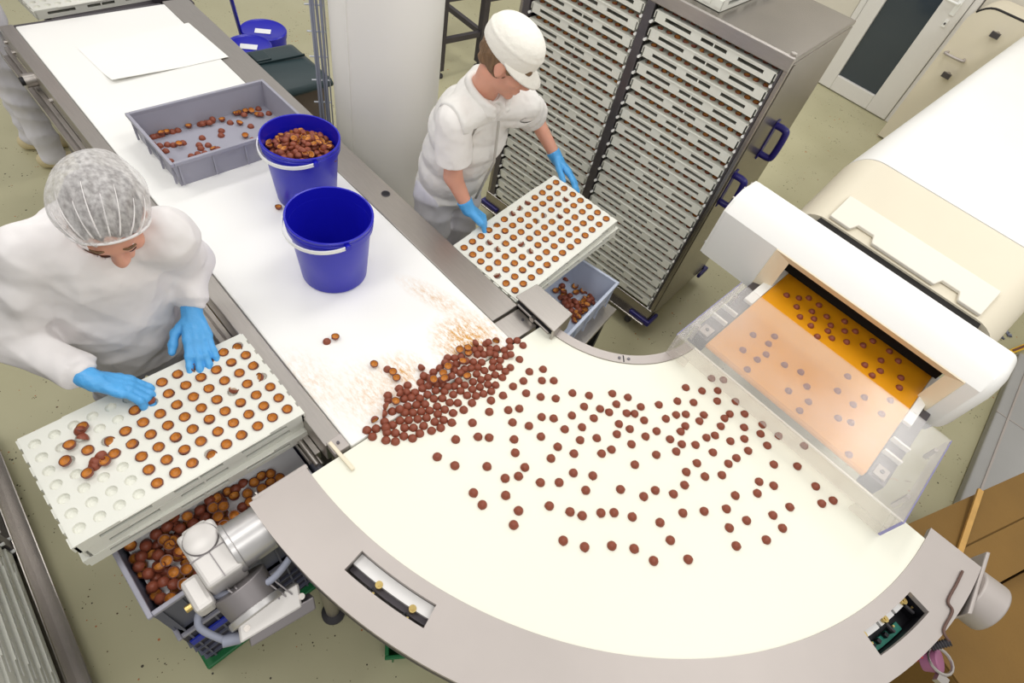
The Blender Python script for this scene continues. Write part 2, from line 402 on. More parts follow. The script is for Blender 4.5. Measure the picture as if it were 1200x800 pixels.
# door 1
d1 = thing('door_1', 'white framed door with a dark glass pane', None, (-1.37, WY, 0)); d1['kind'] = 'structure'
f = MB().box(-1.83, -1.77, WY - .03, WY + .1, 0, 2.15).box(-.97, -.91, WY - .03, WY + .1, 0, 2.15).box(-1.77, -.97, WY - .03, WY + .1, 2.09, 2.15)
f.build('door_frame', 'door_frame', d1, bevel=.008)
f = MB().box(-1.765, -1.62, WY - .045, WY + .02, .01, 2.085).box(-1.19, -.975, WY - .045, WY + .02, .01, 2.085).box(-1.62, -1.19, WY - .045, WY + .02, .01, .16).box(-1.62, -1.19, WY - .045, WY + .02, 1.95, 2.085)
f.build('door_leaf', 'door_frame', d1, bevel=.008)
MB().box(-1.63, -1.18, WY - .015, WY, .15, 1.96).build('pane', 'door_glass', d1)
h = MB().box(-1.075, -1.035, WY - .055, WY - .045, 1.0, 1.16).cyl((-1.055, WY - .05, 1.1), (-1.055, WY - .11, 1.1), .009).cyl((-1.055, WY - .105, 1.1), (-1.17, WY - .105, 1.1), .010)
h.build('door_handle', 'white_plastic', d1, smooth=40)
MB().box(-1.07, -1.04, WY - .055, WY - .045, .90, .96).cyl((-1.055, WY - .05, .93), (-1.055, WY - .062, .93), .009, mi=1).build('lock', ['white_plastic', 'steel_dark'], d1)
for z in (.2, 1.05, 1.9): MB().cyl((-1.785, WY - .05, z), (-1.785, WY - .05, z + .1), .012).build('hinge', 'white_plastic', d1, smooth=40)
bb = MB().box(-8, -1.84, WY - .015, WY, 0, .09).build('baseboard_back', 'wall_white'); struct(bb, 'pale skirting along the back wall')

# round column with seam and cable ladder
ccx, ccy, ccr = -2.315, 1.662, .262
cp = thing('round_column', 'tall white round column behind the long belt', 'column', (ccx, ccy, 0))
prof = [(ccr, 0), (ccr, 3.6)]
MB().lathe(prof, (ccx, ccy, 0), 48).build('shaft', 'column_white', cp, smooth=True)
sa = math.atan2(-ccy, -ccx) - .72
MB().obox((ccx + (ccr + .001) * math.cos(sa), ccy + (ccr + .001) * math.sin(sa), 1.8), (0.003 * math.cos(sa), .003 * math.sin(sa), 0), (-.004 * math.sin(sa), .004 * math.cos(sa), 0), (0, 0, 1.8)).build('seam', 'column_white', cp)
az = math.radians(150.5); cd = 2.90
cx_, cy_ = cd * math.cos(az), cd * math.sin(az)
cl = thing('cable_ladder', 'wire mesh cable ladder with grey cables beside the white column', 'cable ladder', (cx_, cy_, 0))
tx, ty = -math.sin(az), math.cos(az)
for k in (-1, 1): MB().cyl((cx_ + tx * .028 * k, cy_ + ty * .028 * k, 0), (cx_ + tx * .028 * k, cy_ + ty * .028 * k, 3.4), .004, n=6).build('wire', 'wire', cl)
for i in range(28):
    z = .08 + i * .12
    MB().tube([(cx_ - tx * .03, cy_ - ty * .03, z), (cx_ + tx * .058, cy_ + ty * .058, z)], .004, 6).build('rung', 'wire', cl)
for k, (a, b2) in enumerate([(-.018, .0), (-.008, .012), (.004, .003), (.014, .013), (.025, .004), (.036, .012)]):
    pts = []
    for i in range(24):
        z = i * .145; w = .006 * math.sin(z * 2.3 + k * 1.7)
        pts.append((cx_ + tx * (a + w) - math.cos(az) * (.012 + b2), cy_ + ty * (a + w) - math.sin(az) * (.012 + b2), z))
    MB().tube(pts, .0065, 6).build('cable', 'cable', cl, smooth=True)

# ================================================================== LONG STRAIGHT BELT CONVEYOR
lc = thing('belt_conveyor', 'long straight conveyor with white belt and steel side rails', 'conveyor', (-2.15, .75, 0))
BZ = .9
MB().box(-3.565, -.742, .405, 1.1, .865, BZ).build('belt', 'belt_white', lc, bevel=.006)
r = MB().box(-3.60, -.79, .345, .403, .80, .896)
r.build('rail', 'steel', lc, bevel=.004, label='narrow steel side rail')
MB().box(-3.60, -.83, .325, .344, .755, .80).box(-3.60, -.83, .300, .326, .755, .762).box(-3.60, -.83, .300, .304, .755, .785).build('guide_channel', 'steel', lc, bevel=.002)
MB().box(-3.60, -.862, 1.103, 1.238, .82, .897).build('rail', 'steel', lc, bevel=.004, label='wide steel side rail')
hp = P(452, 227, .897)
MB().cyl((hp[0], hp[1], .88), (hp[0], hp[1], .8985), .017, n=24).build('hole', 'black', lc)
MB().tube([(hp[0] + .018 * math.cos(t * PI / 12), hp[1] + .018 * math.sin(t * PI / 12), .898) for t in range(24)], .002, 6, closed=True).build('hole_ring', 'steel_dark', lc)
MB().box(-.852, -.748, 1.103, 1.232, .86, .892).build('end_plate', 'steel', lc, bevel=.002)
MB().cyl((-.80, 1.205, .89), (-.80, 1.205, .896), .006, n=10).build('bolt', 'steel_dark', lc)
# left end bracket and pusher tab
MB().box(-.80, -.748, .352, .404, .87, .90).build('end_bracket', 'steel_satin', lc, bevel=.003)
MB().cyl((-.775, .38, .90), (-.775, .38, .905), .005, n=10).build('bolt', 'steel_dark', lc)
MB().bar((-.79, .36, .905), (-.67, .365, .907), .012, .010).build('guide_finger', 'trim_beige', lc, bevel=.003)
MB().cyl((-.93, .315, .79), (-.80, .315, .79), .009, n=10).cyl((-.93, .33, .775), (-.80, .33, .775), .006, n=10).build('slide_rod', 'steel', lc, smooth=40)
MB().box(-3.58, -.80, .47, 1.02, .80, .862).build('bed', 'dark_metal', lc)
MB().box(-3.62, -3.567, .40, 1.1, .83, .885).build('end_roller_cover', 'steel_dark', lc, bevel=.01)
for x in (-3.42, -2.62, -1.75, -.98):
    for y in (.40, 1.14):
        MB().box(x - .04, x + .04, y - .03, y + .03, .04, .82).build('leg', 'steel_dark', lc, bevel=.004)
        MB().cyl((x, y, 0), (x, y, .02), .04).cyl((x, y, .02), (x, y, .05), .012).build('foot', 'rubber', lc, smooth=40)
for y in (.40, 1.14): MB().box(-3.42, -.98, y - .02, y + .02, .22, .27).build('stretcher', 'steel_dark', lc)
MB().box(-2.62, -1.75, .42, 1.12, .235, .25).build('lower_shelf', 'steel_dark', lc)
# small tensioner gear and bolts at the rail's far end
tp = P(47, 86, .86)
MB().cyl((tp[0], .345, tp[2] - .02), (tp[0], .30, tp[2] - .02), .03).cyl((tp[0], .30, tp[2] - .02), (tp[0], .285, tp[2] - .02), .018, mi=1).build('tension_knob', ['steel', 'black'], lc, smooth=40)
for u, v in ((18, 45), (22, 58), (66, 114)):
    q = P(u, v, .85); MB().cyl((q[0], .346, .84), (q[0], .332, .84), .010, n=10).build('bolt', 'steel', lc)
# yellow drum motor and bracket under the left rail
dmo = P(243, 372, .70)
MB().cyl((dmo[0], .30, .69), (dmo[0], .42, .69), .062, n=24).cyl((dmo[0], .285, .69), (dmo[0], .30, .69), .03, n=16).build('drum_motor', 'yellow_plastic', lc, smooth=40)
MB().box(dmo[0] + .06, dmo[0] + .22, .26, .40, .60, .70).build('motor_mount', 'steel_satin', lc, bevel=.005)
MB().box(-1.28, -.98, .16, .39, .775, .785).bar((-1.22, .20, .775), (-1.22, .39, .62), .03, .02).bar((-1.04, .20, .775), (-1.04, .39, .62), .03, .02).build('side_shelf', 'steel_dark', lc)
# white sheet lying on the belt
pc = [P(91, 57, .9)[:2], P(221, 27, .9)[:2], P(268, 67, .9)[:2], P(133, 98, .9)[:2]]
m_ = MB(); n_ = 10
for k, z in ((0, .9012), (1, .9022)):
    for i in range(n_ + 1):
        for j in range(n_ + 1):
            s, t = i / n_, j / n_
            q = (1 - s) * ((1 - t) * pc[0] + t * pc[3]) + s * ((1 - t) * pc[1] + t * pc[2])
            m_.v.append((q[0], q[1], z + .012 * max(0, t - .72) * max(0, .6 - s) * 8))
for k in (0, 1):
    for i in range(n_):
        for j in range(n_):
            a = k * (n_ + 1) ** 2 + i * (n_ + 1) + j; m_.f.append((a, a + 1, a + n_ + 2, a + n_ + 1)); m_.m.append(0)
o = m_.build('paper_sheet', 'paper', smooth=True); tag(o, 'thin white sheet lying on the far end of the long belt', 'sheet')

# ================================================================== CURVED CONVEYOR
CX, CY = -.73, 1.68
def polar(r, a): return (CX + r * math.cos(math.radians(a)), CY + r * math.sin(math.radians(a)))
def sector(mb, r0, r1, z0, z1, a0, a1, n=48, mi=0):
    base = len(mb.v)
    for i in range(n + 1):
        a = a0 + (a1 - a0) * i / n
        for r, z in ((r0, z0), (r1, z0), (r1, z1), (r0, z1)): mb.v.append((*polar(r, a), z))
    for i in range(n):
        for j in range(4):
            b0 = base + i * 4; mb.f.append((b0 + j, b0 + (j + 1) % 4, b0 + 4 + (j + 1) % 4, b0 + 4 + j)); mb.m.append(mi)
    mb.f += [(base, base + 1, base + 2, base + 3), (base + 4 * n + 3, base + 4 * n + 2, base + 4 * n + 1, base + 4 * n)]; mb.m += [mi, mi]
    return mb
cc = thing('curve_conveyor', 'quarter circle conveyor with ivory belt and broad steel flange', 'conveyor', (CX, CY, 0))
sector(MB(), .437, 1.416, .865, BZ, -90.2, 0, 72).build('curved_belt', 'belt_ivory', cc, smooth=40)
R0, R1 = 1.4162, 1.592
wins = [(-79.2, -69.3, 1.455, 1.520), (-18.3, -8.8, 1.463, 1.532)]
fl_ = MB(); brk = [-91.2, -79.2, -69.3, -18.3, -8.8, 2.2]
for i in range(5):
    a0, a1 = brk[i], brk[i + 1]; n = max(4, int((a1 - a0) * 1.2))
    w = [q for q in wins if abs(q[0] - a0) < .01]
    if w:
        sector(fl_, R0, w[0][2], .885, .904, a0, a1, n); sector(fl_, w[0][3], R1, .885, .904, a0, a1, n)
    else: sector(fl_, R0, R1, .885, .904, a0, a1, n)
fl_.build('flange', 'steel_satin', cc)
sector(MB(), 1.575, R1 - .002, .835, .885, -91, 2, 72).build('skirt', 'dark_metal', cc, smooth=40)
sector(MB(), .398, .436, .845, .905, -88, -2, 40).build('inner_rim', 'steel_satin', cc, smooth=40)
MB().bar((*polar(.418, -45), .9055), (*polar(.418, -44.4), .9055), .03, .001).build('rim_joint', 'black', cc)
for a in (-47, -42): MB().cyl((*polar(.417, a), .905), (*polar(.417, a), .908), .006, n=10).build('bolt', 'steel_dark', cc)
sector(MB(), .46, 1.40, .80, .863, -89, -1, 40).build('bed', 'dark_metal', cc)
# what shows in the two openings of the flange
for wi, (a0, a1, ra, rb) in enumerate(wins):
    well = MB(); sector(well, ra - .02, rb + .02, .80, .81, a0 - .5, a1 + .5, 10)
    sector(well, ra - .02, ra - .004, .81, .884, a0 - .5, a1 + .5, 10); sector(well, rb + .004, rb + .02, .81, .884, a0 - .5, a1 + .5, 10)
    sector(well, ra - .004, rb + .004, .81, .884, a0 - .5, a0 - .1, 2); sector(well, ra - .004, rb + .004, .81, .884, a1 + .1, a1 + .5, 2)
    w_ = well.build('flange_well', 'steel' if wi == 0 else 'black', cc)
    if wi == 0:
        sector(MB(), ra, ra + .034, .86, .876, a0, a1, 10).build('roller_strip', 'pcb_white', w_)
        sector(MB(), ra + .034, ra + .050, .835, .858, a0, a1, 10).build('chain_guard', 'dark_metal', w_)
        for a in (-75.6, -71.3):
            x, y = polar(ra + .034, a); MB().lathe([(.0001, .02), (.004, .02), (.004, .017), (.0105, .017), (.0105, 0)], (x, y, .862), 16).build('bearing', 'brass', w_, smooth=40)
            p0 = polar(ra + .048, a - .3); p1 = polar(ra + .064, a - .8); p2 = polar(ra + .064, a + .3)
            MB().bar((*p0, .872), (*p1, .868), .003, .004).bar((*p0, .872), (*p2, .868), .003, .004).build('spring_clip', 'black', w_)
            MB().cyl((*polar(ra + .058, a), .855), (*polar(ra + .058, a), .872), .0035, n=8).build('clip_screw', 'brass', w_)
    else:
        sector(MB(), ra, ra + .022, .85, .868, a0 + .8, a0 + 3.4, 4).build('guide_block', 'pcb_white', w_)
        sector(MB(), ra, ra + .022, .85, .868, a0 + 3.8, a0 + 6.4, 4).build('guide_block', 'pcb_white', w_)
        sector(MB(), ra, ra + .022, .85, .868, a0 + 6.8, a0 + 8.4, 4).build('guide_block', 'pcb_white', w_)
        sector(MB(), ra + .045, rb, .82, .835, a0, a1 - 2.5, 6).build('circuit_board', 'pcb_green', w_)
        for a in (a0 + .6, a0 + 4.6, a0 + 8.7):
            MB().lathe([(.0001, .02), (.004, .02), (.004, .017), (.0105, .017), (.0105, 0)], (*polar(ra + .012, a), .862), 16).build('bearing', 'brass', w_, smooth=40)
            MB().bar((*polar(ra + .024, a), .866), (*polar(ra + .055, a + .4), .86), .008, .008).build('spring_clip', 'rubber', w_)
            MB().cyl((*polar(ra + .04, a + .5), .86), (*polar(ra + .04, a + .5), .872), .0035, n=8).build('clip_screw', 'brass', w_)
        for a in (a0 + 1.8, a0 + 2.8, a0 + 4.2, a0 + 5.2): MB().box(*[q for c in polar(ra + .05, a) for q in (c - .006, c + .006)], .83, .85).build('relay', 'black', w_)
# legs
ft = P(391, 718, 0)
for x, y in [(ft[0], ft[1]), polar(1.3, -45), polar(1.45, -6), polar(.62, -80), polar(.62, -10)]:
    MB().cyl((x, y, .05), (x, y, .80), .026, n=16).build('leg', 'steel', cc, smooth=40)
    MB().lathe([(.0001, .07), (.018, .07), (.02, .045), (.045, .02), (.045, 0), (.0001, 0)], (x, y, 0), 20).build('foot', 'rubber', cc, smooth=40)
for a, b2 in ((-80, -45), (-45, -10)): MB().bar((*polar(.62, a), .78), (*polar(1.3, -45), .78), .05, .04).build('cross_beam', 'dark_metal', cc)
MB().bar((ft[0], ft[1], .78), (*polar(.62, -80), .78), .05, .04).build('cross_beam', 'dark_metal', cc)
MB().bar((*polar(1.45, -6), .78), (*polar(.62, -10), .78), .05, .04).build('cross_beam', 'dark_metal', cc)
# end plate and gear motor at the left end
MB().box(-.775, -.758, .10, .27, .76, .904).build('end_plate', 'steel_satin', cc, bevel=.004)
gm = MB().cyl((-.71, .125, .825), (-.71, .0, .825), .07, n=28).build('gear_motor', 'motor_silver', cc, smooth=40)
MB().cyl((-.71, .005, .825), (-.71, -.012, .825), .075, n=28).build('motor_ring', 'motor_silver', gm, smooth=40, bevel=.003)
MB().cyl((-.71, -.012, .815), (-.71, -.06, .81), .055, .05, n=24).box(-.762, -.668, -.065, -.015, .765, .845).build('coupling', 'motor_grey', gm, smooth=40, bevel=.006)
MB().prism([(-.80, -.055), (-.625, -.05), (-.625, -.15), (-.80, -.155)], .755, .865).build('gearbox', 'motor_white', gm, bevel=.012, seg=3)
MB().lathe([(.0001, .010), (.038, .010), (.043, .007), (.043, 0)], (-.755, -.104, .865), 32).build('gearbox_cap', 'motor_white', gm, smooth=40)
MB().tube([(-.755 + .044 * math.cos(t * PI / 16), -.104 + .044 * math.sin(t * PI / 16), .867) for t in range(32)], .0018, 5, closed=True).build('seal_ring', 'motor_grey', gm)
MB().bar((-.712, -.055, .8665), (-.712, -.153, .8665), .003, .002).bar((-.712, -.103, .8665), (-.627, -.1, .8665), .003, .002).build('casing_joint', 'motor_grey', gm)
MB().box(-.70, -.60, -.20, -.15, .765, .83).build('lug', 'motor_white', gm, bevel=.012)
MB().box(-.82, -.79, -.14, -.07, .765, .84).build('lug', 'motor_white', gm, bevel=.012)
MB().cyl((-.64, -.2, .79), (-.64, -.218, .79), .010, n=12).build('grease_nipple', 'brass', gm, smooth=40)
MB().cyl((-.62, -.085, .78), (-.55, -.08, .74), .075, .07, n=28).cyl((-.55, -.08, .74), (-.53, -.08, .735), .08, n=28, mi=1).build('motor_body', ['motor_grey', 'motor_silver'], gm, smooth=40, bevel=.003)
for i in range(7): MB().obox((-.575 + .004 * i, -.10 + .016 * i, .80 - .006 * i), (.035, .012, -.02), (.0, .002, .0), (.01, 0, .018)).build('cooling_fin', 'motor_grey', gm)
MB().obox((-.52, -.06, .72), (.028, -.012, -.012), (.012, .085, 0), (.014, 0, .03)).build('terminal_box', 'motor_white', gm, bevel=.006)
MB().obox((-.490, -.045, .69), (.014, -.006, -.012), (.014, .09, 0), (.02, 0, .04)).build('terminal_lid', 'motor_grey', gm, bevel=.004)
for s in (-1, 1): MB().cyl((-.505 + .011 * s, -.05 + .075 * s, .735), (-.50 + .011 * s, -.05 + .075 * s, .75), .009, n=12).build('lid_screw', 'steel', gm, smooth=40)
MB().cyl((-.515, -.15, .70), (-.535, -.19, .705), .016, n=14).build('cable_gland', 'cable', gm, smooth=40)
def bez(pts, n=10):
    pts = [np.asarray(p, float) for p in pts]; out = []
    for i in range(len(pts) - 1):
        p0, p1, p2, p3 = pts[max(i - 1, 0)], pts[i], pts[i + 1], pts[min(i + 2, len(pts) - 1)]
        for j in range(n):
            t = j / n; out.append(.5 * ((2 * p1) + (-p0 + p2) * t + (2 * p0 - 5 * p1 + 4 * p2 - p3) * t * t + (-p0 + 3 * p1 - 3 * p2 + p3) * t ** 3))
    return out + [pts[-1]]
MB().tube(bez([(-.535, -.185, .705), (-.60, -.215, .74), (-.635, -.17, .77), (-.60, -.10, .79), (-.565, -.02, .80), (-.59, .07, .82), (-.64, .115, .84), (-.665, .12, .845)]), .010, 10).build('cable', 'cable', gm, smooth=True)
MB().tube([(-.596 + .0135 * math.cos(t * PI / 6), -.095, .79 + .0135 * math.sin(t * PI / 6)) for t in range(12)], .004, 6, closed=True).build('cable_tie', 'crate_blue', gm, smooth=True)
for ch in gm.children:
    if ch.name.split('.')[0] not in ('motor_ring',): ch.matrix_basis = Matrix.Translation((-.012, .05, 0)) @ ch.matrix_basis
MB().box(-.70, -.655, .105, .14, .825, .865).build('sensor_block', 'motor_white', cc, bevel=.003)
MB().cyl((-.80, .12, .86), (-.56, .125, .835), .005, n=10).cyl((-.585, .1245, .8375), (-.56, .125, .835), .009, n=10).build('sensor_rod', 'steel', cc, smooth=40)
MB().box(-.76, -.62, .14, .30, .80, .835).build('end_drive_box', 'crate_slate', cc, bevel=.004)
# right end: roller housing, cable, sensor with pink tag
MB().obox((.872, 1.685, .85), (.006, .004, 0), (-.01, .135, 0), (0, 0, .055)).build('bearing_plate', 'steel_satin', cc, bevel=.004)
MB().cyl((.878, 1.68, .835), (.962, 1.688, .835), .088, n=32).build('drum_housing', 'steel_satin', cc, smooth=40, bevel=.006)
MB().box(.70, .85, 1.66, 1.735, .86, .8845).build('end_bracket', 'steel_dark', cc)
zc = .909
cpts = [P(1128, 669, zc), P(1121, 684, zc), P(1111, 704, zc), P(1116, 716, zc), P(1106, 738, zc), P(1113, 752, zc - .005)]
MB().tube(bez(cpts, 8), .0042, 8).build('cable', 'cable_brown', cc, smooth=True)
q0, q1 = P(1113, 752, .9), P(1091, 758, .87)
MB().tube([q0 + (q1 - q0) * i / 14 for i in range(15)], [.009 if i % 2 else .0125 for i in range(15)], 10).build('strain_relief', 'rubber', cc, smooth=40)
q2 = P(1088, 772, .82)
MB().cyl((q2[0] - .005, q2[1], q2[2] - .02), (q2[0] + .02, q2[1] + .01, q2[2] + .02), .034, n=24).build('sensor_head', 'pink_tag', cc, smooth=40, bevel=.003)
MB().box(q2[0] - .06, q2[0] - .01, q2[1] - .02, q2[1] + .03, q2[2] - .03, q2[2] + .01).build('sensor_foot', 'red_plastic', cc, bevel=.004)
MB().tube([(q2[0] + .02 + .037 * math.cos(t * PI / 8), q2[1] + .01 + .037 * math.sin(t * PI / 8), q2[2] + .02) for t in range(16)], .005, 6, closed=True).box(q2[0] + .03, q2[0] + .06, q2[1] - .05, q2[1] - .02, q2[2], q2[2] + .02).build('clamp', 'steel', cc, smooth=40)

# steel cover box between the belts, inner side
sb = thing('drive_cover', 'small folded steel cover box at the inner corner of the belts', 'cover', (-.765, 1.28, .86))
MB().prism([(-.872, 1.222), (-.662, 1.222), (-.682, 1.345), (-.872, 1.338)], .945, .952).build('lid', 'steel', sb, bevel=.002)
MB().prism([(-.872, 1.330), (-.684, 1.337), (-.684, 1.345), (-.872, 1.338)], .86, .945).prism([(-.672, 1.222), (-.662, 1.222), (-.682, 1.345), (-.692, 1.345)], .86, .945).build('side', 'steel', sb)
MB().box(-.868, -.68, 1.24, 1.33, .862, .944).build('interior', 'black', sb)
MB().cyl((-.86, 1.235, .905), (-.69, 1.235, .905), .006, n=10).cyl((-.775, 1.225, .905), (-.775, 1.25, .905), .012, n=10).build('linkage', 'steel', sb, smooth=40)

# ================================================================== COOLING TUNNEL, EXIT HOOD, YELLOW BELT, ACRYLIC COVER
ct = thing('cooling_tunnel', 'long cream cooling tunnel with a rounded white lid', 'machine', (.03, 4.4, 0))
def arch(xl, xr, zt, zb, rr, n=8):
    pts = [(xl, zb)]
    for i in range(n + 1):
        t = PI - i * PI / 2 / n; pts.append((xl + rr + rr * math.cos(t), zt - rr + rr * math.sin(t)))
    for i in range(n + 1):
        t = PI / 2 - i * PI / 2 / n; pts.append((xr - rr + rr * math.cos(t), zt - rr + rr * math.sin(t)))
    return pts + [(xr, zb)]
def loft(secs, mi=0):
    mb = MB(); n = len(secs[0][1])
    for y, s in secs: mb.v += [(x, y, z) for x, z in s]
    for k in range(len(secs) - 1):
        for i in range(n): a = k * n; mb.f.append((a + i, a + (i + 1) % n, a + n + (i + 1) % n, a + n + i)); mb.m.append(mi)
    mb.f += [tuple(range(n)), tuple(range((len(secs) - 1) * n, len(secs) * n))[::-1]]; mb.m += [mi, mi]
    return mb
loft([(2.95, arch(-.44, .52, 1.30, .92, .14)), (6.30, arch(-.44, .52, 1.30, .92, .14))]).build('lid', 'machine_white', ct, smooth=40)
loft([(2.560, arch(-.435, .515, 1.145, .92, .13)), (2.945, arch(-.44, .52, 1.298, .92, .14))]).build('front_hood', 'machine_beige', ct, smooth=40)
MB().box(-.36, .38, 2.62, 6.30, .62, .92).build('body', 'machine_beige', ct, bevel=.01)
for y in (2.7, 4.3, 6.1):
    for x in (-.34, .42): MB().box(x - .03, x + .03, y - .03, y + .03, 0, .62).build('leg', 'steel', ct)
fl0 = [(-.305, 2.70), (.385, 2.70), (.385, 2.565), (.29, 2.565), (.275, 2.60), (.20, 2.60), (.185, 2.565), (-.10, 2.565), (-.115, 2.60), (-.19, 2.60), (-.205, 2.565), (-.305, 2.565)]
fp = MB().prism(fl0, 0, .014)
sl = (1.298 - 1.145) / (2.945 - 2.56)
fp.v = [(x, y, 1.150 + (y - 2.56) * sl + z) for x, y, z in fp.v]
fp.build('flap', 'flap_cream', ct, bevel=.003)
for x in (-.40, .49):
    MB().cyl((x, 2.49, 1.06), (x, 2.49, 1.13), .036, n=24).cyl((x, 2.49, 1.13), (x, 2.49, 1.14), .012, n=12, mi=1).build('end_knob', ['rubber', 'brass'], ct, smooth=40, bevel=.004)
MB().box(-.33, .41, 2.40, 2.558, .945, 1.138).build('gap_shade', 'inner_shade', ct)  # near-black block paints the shade in the gap behind the exit hood
# yellow belt running out of the hood
yb = MB().box(-.268, .425, 1.705, 2.42, .925, .938)
yb.cyl((-.268, 1.712, .924), (.425, 1.712, .924), .014, n=16)
yb.build('yellow_belt', 'conveyor_yellow', ct, smooth=40)
for x0, x1 in ((-.345, -.275), (.432, .50)):
    MB().box(x0, x1, 1.72, 2.22, .86, .925).build('side_frame', 'steel_dark', ct, bevel=.004)
    MB().box((x0 + .035 if x0 < 0 else x0 - .005), (x1 + .005 if x0 < 0 else x0 + .03), 2.05, 2.40, .925, .942).build('side_guide', 'white_plastic', ct, bevel=.003)
    xm = (x0 + x1) / 2
    MB().box(xm - .022, xm + .022, 1.735, 1.79, .925, .932).cyl((xm, 1.765, .932), (xm, 1.765, .936), .008, n=12, mi=1).build('adjuster_plate', ['steel_satin', 'steel_dark'], ct)
    MB().box(xm - .034, xm + .034, 1.85, 1.86, .925, .945).box(xm - .034, xm + .034, 1.93, 1.94, .925, .945).build('cross_rib', 'white_plastic', ct)
# exit hood
eh = thing('exit_hood', 'white boxy exit hood over the mouth of the yellow belt', 'hood', (-.03, 2.32, .88))
X0, X1, YF, YB_, ZB, ZT = -.61, .525, 2.195, 2.395, .885, 1.205
ox0, ox1, oz = -.275, .42, 1.085
sec = [(YF, ZB), (YF, 1.125), (YF + .035, 1.175), (YF + .085, ZT), (YB_, ZT), (YB_, ZT - .03), (YF + .1, ZT - .03), (YF + .055, 1.165), (YF + .03, 1.115), (YF + .03, ZB)]
def extr(xa, xb, s):
    mb = MB(); n = len(s); mb.v = [(xa, y, z) for y, z in s] + [(xb, y, z) for y, z in s]
    mb.f = [tuple(range(n)), tuple(range(n, 2 * n))[::-1]] + [(i, (i + 1) % n, n + (i + 1) % n, n + i) for i in range(n)]; mb.m = [0] * len(mb.f); return mb
hx0, hx1, hz = -.345, .475, 1.1215
hd = extr(X0, hx0, sec)
for part in (extr(hx1, X1, sec), extr(hx0, hx1, [(YF, hz), (YF, 1.125), (YF + .035, 1.175), (YF + .085, ZT), (YB_, ZT), (YB_, ZT - .03), (YF + .1, ZT - .03), (YF + .055, 1.165), (YF + .03, 1.1225), (YF + .03, hz)])): hd.add(part.v, part.f)
hd.build('shell', 'machine_white', eh, smooth=30)
full = [(YF, ZB), (YF, 1.125), (YF + .035, 1.175), (YF + .085, ZT), (YB_, ZT), (YB_, ZB)]
extr(X0 - .012, X0, full).build('end_cap', 'machine_white', eh, bevel=.003)
ec = extr(X1, X1 + .004, full)
ec.build('end_cap', 'machine_white', eh)
bulge = MB(); nn = 8
for k in range(nn + 1):
    t = k / nn * PI / 2; s = math.cos(t); xx = X1 + .004 + .045 * math.sin(t)
    cy0, cz0 = 2.34, 1.03
    bulge.v += [(xx, cy0 + (y - cy0) * (.55 + .45 * s), cz0 + (z - cz0) * (.55 + .45 * s)) for y, z in full]
for k in range(nn):
    for i in range(6): bulge.f.append((k * 6 + i, k * 6 + (i + 1) % 6, k * 6 + 6 + (i + 1) % 6, k * 6 + 6 + i)); bulge.m.append(0)
bulge.f.append(tuple(range(nn * 6, nn * 6 + 6))); bulge.m.append(0)
bulge.build('end_bulge', 'machine_white', eh, smooth=40)
for y, z in ((YF + .02, .93), (YF + .05, 1.17), (2.32, 1.19), (2.38, 1.19), (2.38, .93)):
    MB().cyl((X0 - .012, y, z), (X0 - .02, y, z), .006, n=10).build('screw', 'steel', eh, smooth=40)
# sloped cream trim round the mouth
def quadbar(a, b, c, d, th=.012):
    mb = MB(); vs = [np.array(p) for p in (a, b, c, d)]; nrm = unit(np.cross(vs[1] - vs[0], vs[3] - vs[0])) * th
    mb.add([v for v in vs] + [v + nrm for v in vs], [(0, 1, 2, 3), (7, 6, 5, 4), (0, 4, 5, 1), (1, 5, 6, 2), (2, 6, 7, 3), (3, 7, 4, 0)]); return mb
ot = [(-.345, YF - .004, 1.122), (.475, YF - .004, 1.122), (.475, YF - .004, .90), (-.345, YF - .004, .90)]
it = [(ox0, YF + .03, oz - .005), (ox1, YF + .03, oz - .005), (ox1, YF + .03, .925), (ox0, YF + .03, .925)]
quadbar(ot[0], ot[1], it[1], it[0]).build('mouth_trim', 'trim_beige', eh)
quadbar(ot[1], ot[2], it[2], it[1]).build('mouth_trim', 'trim_beige', eh)
quadbar(it[0], it[3], ot[3], ot[0]).build('mouth_trim', 'trim_beige', eh)
MB().box(ox0 - .02, ox1 + .02, YB_ - .02, YB_ - .005, .94, ZT - .032).build('mouth_shade', 'inner_shade', eh)  # near-black sheet paints the shade inside the mouth
MB().box(X1 - .12, X1 + .02, YF + .02, YF + .10, .82, .89).build('foot_pad', 'rubber', eh, bevel=.02, seg=3)
# acrylic cover
ac = thing('acrylic_cover', 'clear acrylic guard bridging the yellow belt and the curved belt', 'guard', (.1, 1.8, .9))
ax0, ax1, ay0, ay1, az1 = -.352, .568, 1.552, 2.02, 1.012; th = .007
MB().box(ax0, ax1, ay0, ay1, az1, az1 + th).build('top_pane', 'acrylic', ac)
MB().box(ax0, ax1, ay0, ay0 + th, .945, az1).box(ax0, ax0 + .09, ay0, ay0 + th, .906, .945).box(ax1 - .12, ax1, ay0, ay0 + th, .906, .945).build('front_pane', 'acrylic', ac)
for x in (ax0, ax1 - th): MB().box(x, x + th, ay0 + th, ay1, .925 if False else .953, az1).build('side_pane', 'acrylic', ac)
for x in (ax0, ax1 - th): MB().box(x, x + th, ay0 + th, ay0 + .12, .906, .953).build('side_pane', 'acrylic', ac)
MB().box(ax1 - .001, ax1 + .001, ay0, ay1, az1 - .001, az1 + th + .001).build('polished_edge', 'acrylic_edge', ac)
MB().box(ax1 - th - .001, ax1 + .001, ay0 - .001, ay0, .906, az1 + th).build('polished_edge', 'acrylic_edge', ac)
MB().box(ax0 - .001, ax0 + .001, ay0, ay1, az1 - .001, az1 + th + .001).build('polished_edge', 'acrylic_edge', ac)
for x in (ax0 + .02, ax1 - .03):
    MB().box(x, x + .012, 1.66, 1.675, .935, az1).box(x, x + .012, 1.93, 1.945, .955, az1).build('hinge_post', 'steel', ac)

